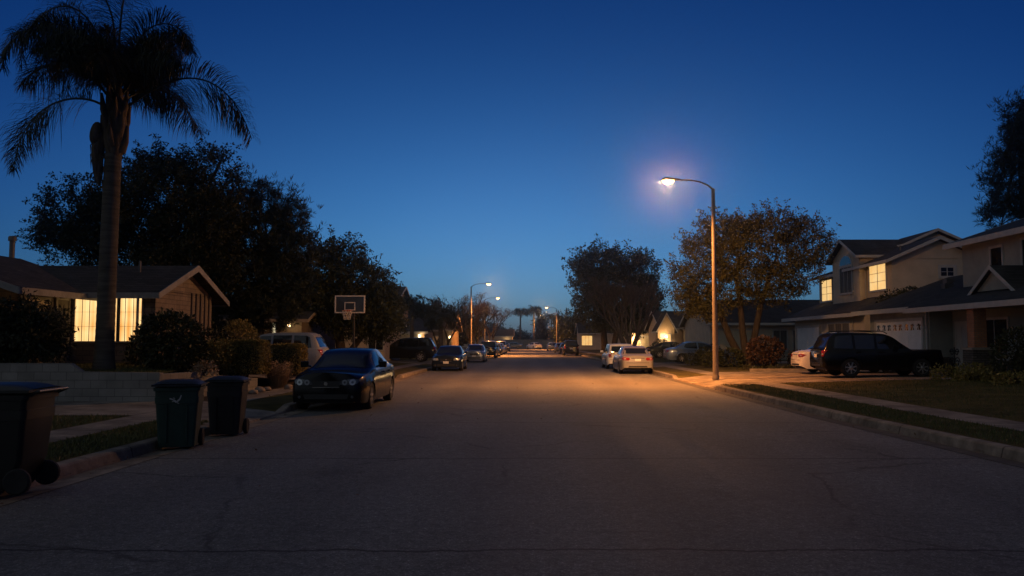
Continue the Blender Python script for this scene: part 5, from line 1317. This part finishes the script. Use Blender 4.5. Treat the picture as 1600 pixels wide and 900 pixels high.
# trees and shrubs on the right
loc = (X(1167, 47), 47, .28)
tree('broadleaf_tree', 'multi-stemmed broadleaf tree lit orange by the near street lamp', loc,
     [stem_px(47, loc, [(1163, 572, .26), (1140, 528, .2), (1124, 485, .17), (1106, 445, .1)]), stem_px(47, loc, [(1167, 572, .24), (1160, 520, .19), (1157, 475, .16), (1150, 425, .1)]), stem_px(47, loc, [(1170, 572, .24), (1178, 528, .2), (1188, 480, .17), (1206, 425, .1)])],
     lob(47, loc, [(1092,430,42,42),(1082,468,28,22),(1112,378,42,34),(1160,392,46,44),(1170,360,34,24),(1216,362,40,32),(1262,382,36,38),(1240,425,44,34),(1160,445,48,34),(1205,455,34,22),(1105,480,36,20)]), 600, 76, .38, .14, ('leaf_autumn', 'bark'), wl=.42, twigs=200, surf=.45)
loc = (X(960, 104), 104, .2)
tree('broadleaf_tree', 'tall dark tree rising behind the bare tree on the right', loc,
     [stem_px(104, loc, [(945, 548, .45), (942, 500, .35), (935, 450, .22)]), stem_px(104, loc, [(958, 548, .4), (968, 490, .3), (985, 440, .2)])],
     lob(104, loc, [(922,414,26,20),(945,398,20,15),(908,420,14,12),(975,415,32,24),(1008,428,22,24),(915,455,22,28),(960,455,46,40),(1005,470,26,36),(930,492,30,24),(985,500,38,26)]), 520, 70, .75, .27, ('leaf_oak', 'bark'), twigs=60, wl=.6)
bare_tree('bare_tree', 'bare many-stemmed tree behind the white hatchback on the right', (X(982, 80), 80, .2), 8.6, .34, ('bark_pale',), trunks=6, levels=5, seed=5, r0=.2, lean=.4, first=.27, upright=.7, leaves=500, leafm='leaf_red')
bare_tree('bare_tree', 'bare twiggy tree above the dark blue sedan', (X(692, 72), 72, .2), 6.2, .42, ('bark',), trunks=2, levels=6, seed=9, r0=.14, lean=.3, first=.24, upright=.5, leaves=900, leafm='leaf_oak')
bare_tree('bare_tree', 'reddish tree glowing beside the left street lamp', (-7.3, 106, .2), 8.6, .42, ('bark',), trunks=3, levels=6, seed=12, r0=.16, lean=.34, first=.24, upright=.5, leaves=5200, leafm='leaf_rust')
bare_tree('bare_tree', 'thin reddish tree farther along the left kerb', (-6.6, 132, .2), 9.0, .42, ('bark',), trunks=3, levels=6, seed=21, r0=.16, lean=.34, first=.24, upright=.5, leaves=5200, leafm='leaf_rust')
def small_palm(label, px, pyb, pyt, Y, n, ln, r, group=None):
    loc = Vector((X(px, Y), Y, .1)); root = thing('palm_tree', label, 'tree', loc, 0, group); hgt = H(pyt, Y) - .1
    mb = MB(); mb.tube([(0, 0, -.1), (.05, 0, hgt*.5), (0, 0, hgt)], [r*1.2, r, r*.85], 10); mb.build('trunk', 'palm_bark', root, 180, world=False)
    for k in range(n): frond_mesh(arch((0, 0, hgt-.05), k*2.4, ln*random.uniform(.8, 1.1), R(random.uniform(5, 82)), R(random.uniform(70, 115))), ln*.34, 40, .6, .9, .06, .03, k).build('frond', 'frond', root, world=False)
    return root
small_palm('far palm on the left of the pair at the street end', 813, 545, 489, 214, 30, 2.5, .22, 'palms at the street end')
small_palm('taller far palm on the right of the pair at the street end', 834, 545, 486, 210, 30, 2.6, .24, 'palms at the street end')
small_palm('thin far palm near the farthest street lamp', 861, 545, 496, 222, 22, 2.0, .17, 'palms at the street end')
small_palm('short feathery palm beside the narrow lit window', 643, 540, 478, 66, 26, 1.6, .16)
small_palm('squat dark palm in front of the bare tree on the left', 688, 545, 497, 64, 30, 1.7, .18)
loc = (X(886, 168), 168, .1)
tree('broadleaf_tree', 'round dark tree behind the distant street lamp', loc, [stem_px(168, loc, [(886, 545, .3), (886, 510, .2)])], lob(168, loc, [(882,510,16,15),(896,512,12,14),(888,525,18,13),(902,528,8,10)]), 200, 40, .8, .4, ('leaf_oak', 'bark'), twigs=30, wl=.6)
loc = (X(846, 200), 200, .1)
tree('conifer', 'narrow dark tree between the far palms and the lamps', loc, [stem_px(200, loc, [(846, 546, .25), (846, 510, .15)])], lob(200, loc, [(846,510,6,16),(847,525,8,14)]), 110, 40, .8, .4, ('leaf_needle', 'bark'), twigs=20, wl=.4)
for k, (px, py, Y, rx, ry, lb) in enumerate(((800, 527, 240, 26, 9, 'low dark trees left of the far palms'), (770, 522, 230, 22, 14, 'dark tree behind the reddish trees'), (862, 530, 250, 30, 8, 'low dark trees right of the far palms'), (720, 515, 130, 30, 18, 'dark bushy tree behind the left street lamp'), (665, 505, 100, 26, 22, 'dark bushy tree behind the bare tree'))):
    loc = (X(px, Y), Y, .1)
    tree('broadleaf_tree', lb, loc, [stem_px(Y, loc, [(px, 546, .25), (px, py+4, .18)])], lob(Y, loc, [(px, py, rx*.7, ry), (px-rx*.5, py+4, rx*.5, ry*.7), (px+rx*.5, py+3, rx*.5, ry*.75)]), 170, 40, .8, .42, ('leaf_dark', 'bark'), twigs=20, wl=.6)
loc = (X(1612, 50), 50, .3)
tree('conifer', 'tall dark pine rising behind the grey house', loc, [stem_px(50, loc, [(1612, 560, .4), (1608, 300, .28), (1612, 150, .12)])],
     lob(50, loc, [(1600,175,16,24),(1592,205,16,20),(1584,232,16,16),(1600,245,30,30),(1574,262,16,18),(1600,285,36,26),(1556,275,14,16),(1562,300,16,14),(1580,318,26,20),(1610,330,40,30),(1548,335,16,20),(1570,345,26,20),(1625,200,30,50)]), 420, 46, .42, .30, ('leaf_needle', 'bark'), style='radial', wl=.12, twigs=140, surf=.7)
shrub('shrub', 'reddish round shrub in the strip between the two driveways', (X(1194, 41), 41, .27), [(0, 0, .95, .9, .8, .72), (-.3, 0, .8, .6, .6, .5), (.35, .1, 1.05, .55, .55, .5)], 2600, .12, 'leaf_red')
shrub('shrub', 'small dark shrub beside the rear of the white sedan', (X(1243, 42), 42, .27), [(0, 0, .45, .42, .4, .5)], 900, .1, 'leaf_red')
shrub('shrub', 'dark bush at the foot of the orange-lit tree', (X(1140, 46.5), 46.5, .25), [(0, 0, .5, .8, .6, .55), (-1., 0, .4, .6, .5, .5)], 2000, .12, 'leaf_shrub')
shrub('shrub', 'bush hiding the nose of the silver-blue sedan', (X(1103, 51), 51, .25), [(0, 0, .5, .7, .6, .55), (-.8, 0, .35, .6, .5, .4), (.5, .2, .7, .5, .5, .5)], 2200, .12, 'leaf_shrub')
shrub('shrub', 'bush in front of the lit porch gable', (X(1032, 78), 78, .2), [(0, 0, .8, .9, .8, .9), (.7, 0, .6, .6, .6, .6)], 1600, .16, 'leaf_shrub')
shrub('ground_cover', 'low leafy ground cover in the strip between the driveways', (X(1200, 40.2), 40.2, .27), [(-1., 0, .05, .6, .3, .16), (.1, 0, .05, .8, .3, .14), (1.2, .1, .05, .6, .3, .15)], 900, .09, 'leaf_shrub', 'plant')
mb = MB(); mb.box(X(1170, 39.8), 17, 39.72, 39.86, .16, .37); w = mb.build('planter_kerb', 'kerb_concrete', bevel=.02); tag(w, 'low concrete kerb edging the strip between the driveways', 'kerb')
shrub('shrub', 'tall rounded bush under the grey house porch', (16.2, 27.2, .28), [(0, 0, .9, .85, .8, .95), (.5, -.2, .7, .7, .7, .8)], 4200, .11, 'leaf_shrub')
shrub('ground_cover', 'scraggly low plants in front of the brick porch column', (15.6, 29.4, .28), [(-.7, 0, .2, .55, .4, .32), (.1, -.1, .25, .6, .4, .36), (.8, .1, .22, .5, .4, .3), (-.2, -.9, .15, .7, .4, .25)], 2600, .10, 'leaf_hedge', 'plant')
shrub('ground_cover', 'yellowish low plants below the tall porch bush', (16.0, 26.0, .28), [(-.7, 0, .15, .6, .4, .28), (.3, 0, .18, .6, .4, .3)], 1400, .10, 'leaf_hedge', 'plant')
# scrolled iron ornament by the porch door
root = thing('garden_ornament', 'black scrolled iron ornament standing left of the brick porch column', 'ornament', (17.15, 33.2, .3))
mb = MB()
for sx in (-1, 1):
    for cz, r0 in ((.55, .22), (.95, .15), (.25, .14)):
        pts = [(0, sx*.2 + sx*r0*(1-t*.75)*math.cos(t*9), cz + r0*(1-t*.75)*math.sin(t*9)) for t in np.linspace(0, 1, 22)]; mb.tube(pts, .022, 6)
mb.tube([(0, 0, -.02), (0, 0, 1.15)], .022, 6); mb.tube([(0, -.4, .0), (0, .4, .0)], .022, 6); mb.build('scrolls', 'black_plastic', root, world=False)

# ================================================================== SKY, SUN, CAMERA
wd = bpy.data.worlds.new("World"); S.world = wd; wd.use_nodes = True
nt = wd.node_tree; bg = nt.nodes['Background']
sky = nt.nodes.new('ShaderNodeTexSky'); sky.sky_type = 'NISHITA'; sky.sun_disc = False
sky.sun_elevation = R(4); sky.sun_rotation = R(0); sky.ozone_density = 10; sky.air_density = 1; sky.dust_density = 3
N, L = nt.nodes, nt.links
tc = N.new('ShaderNodeTexCoord')
vm = N.new('ShaderNodeVectorMath'); vm.operation = 'MULTIPLY'; vm.inputs[1].default_value = (.4, 1, 1); L.new(tc.outputs['Generated'], vm.inputs[0])
vn = N.new('ShaderNodeVectorMath'); vn.operation = 'NORMALIZE'; L.new(vm.outputs[0], vn.inputs[0]); L.new(vn.outputs[0], sky.inputs[0])
tint = N.new('ShaderNodeMix'); tint.data_type = 'RGBA'; tint.blend_type = 'MULTIPLY'; tint.inputs[0].default_value = 1
tint.inputs[7].default_value = (.44, .83, .99, 1); L.new(sky.outputs[0], tint.inputs[6])
# unseen grey fill glow added to the sky: overhead, behind and left of camera
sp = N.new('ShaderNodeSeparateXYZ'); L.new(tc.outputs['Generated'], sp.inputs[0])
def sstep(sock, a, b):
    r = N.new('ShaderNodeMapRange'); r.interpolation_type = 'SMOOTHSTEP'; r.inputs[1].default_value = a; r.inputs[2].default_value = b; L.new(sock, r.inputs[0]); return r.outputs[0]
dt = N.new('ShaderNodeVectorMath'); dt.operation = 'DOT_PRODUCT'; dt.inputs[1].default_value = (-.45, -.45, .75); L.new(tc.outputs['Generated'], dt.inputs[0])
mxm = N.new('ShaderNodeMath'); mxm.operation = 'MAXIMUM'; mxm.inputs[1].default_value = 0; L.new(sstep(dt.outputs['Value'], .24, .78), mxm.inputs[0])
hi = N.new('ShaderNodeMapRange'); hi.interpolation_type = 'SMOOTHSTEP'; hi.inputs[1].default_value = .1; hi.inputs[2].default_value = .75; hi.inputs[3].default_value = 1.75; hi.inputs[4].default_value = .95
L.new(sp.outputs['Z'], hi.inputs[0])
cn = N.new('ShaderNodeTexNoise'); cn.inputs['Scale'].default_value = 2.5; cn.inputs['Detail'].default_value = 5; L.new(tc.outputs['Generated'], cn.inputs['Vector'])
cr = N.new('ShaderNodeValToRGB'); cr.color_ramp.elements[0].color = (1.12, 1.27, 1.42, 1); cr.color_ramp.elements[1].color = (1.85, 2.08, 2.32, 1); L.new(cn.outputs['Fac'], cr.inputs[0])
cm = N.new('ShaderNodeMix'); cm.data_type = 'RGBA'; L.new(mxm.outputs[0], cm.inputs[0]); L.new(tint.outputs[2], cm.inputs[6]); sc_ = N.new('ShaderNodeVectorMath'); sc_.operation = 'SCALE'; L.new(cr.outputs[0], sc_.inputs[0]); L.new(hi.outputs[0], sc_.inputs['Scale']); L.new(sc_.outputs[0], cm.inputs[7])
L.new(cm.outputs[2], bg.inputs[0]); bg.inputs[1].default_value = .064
sun = bpy.data.lights.new('sun', 'SUN'); sun.energy = .012; sun.angle = R(20); sun.color = (1., .8, .7)
so = bpy.data.objects.new('sun', sun); COL.objects.link(so); so.rotation_euler = (R(86), 0, R(180))

# thin evening haze lying over the neighbourhood
hz = bpy.data.meshes.new('haze'); bm = bmesh.new(); bmesh.ops.create_cube(bm, size=1)
for v in bm.verts: v.co = Vector((v.co.x*3040, 950 + v.co.y*3140, -1.2 if v.co.z < 0 else 20.5))
bm.to_mesh(hz); bm.free()
ho = bpy.data.objects.new('haze', hz); COL.objects.link(ho); tag(ho, kind='stuff')
hm = bpy.data.materials.new('haze_air'); hm.use_nodes = True; hn = hm.node_tree; hn.nodes.remove(hn.nodes['Principled BSDF'])
pv = hn.nodes.new('ShaderNodeVolumePrincipled'); pv.inputs['Density'].default_value = .00062; pv.inputs['Anisotropy'].default_value = .96; pv.inputs['Color'].default_value = (.92, .93, .95, 1)
hn.links.new(pv.outputs[0], hn.nodes['Material Output'].inputs['Volume']); hz.materials.append(hm)

cam = bpy.data.cameras.new('camera'); co = bpy.data.objects.new('camera', cam); COL.objects.link(co)
cam.sensor_width = 36; cam.lens = FPX/1600*36; cam.clip_start = .1; cam.clip_end = 4000
co.location = (0, 0, 1.7)
co.rotation_euler = (PI/2 + math.atan((HOR-450)/FPX), 0, 0); cam.shift_x = (800 - VPX)/1600
S.camera = co
S.render.engine = 'CYCLES'
S.view_settings.view_transform = 'Standard'; S.view_settings.look = 'None'; S.view_settings.exposure = 0; S.view_settings.gamma = 1
S.cycles.use_denoising = True
S.cycles.max_bounces = 6; S.cycles.diffuse_bounces = 3; S.cycles.glossy_bounces = 3
S.cycles.sample_clamp_indirect = 4
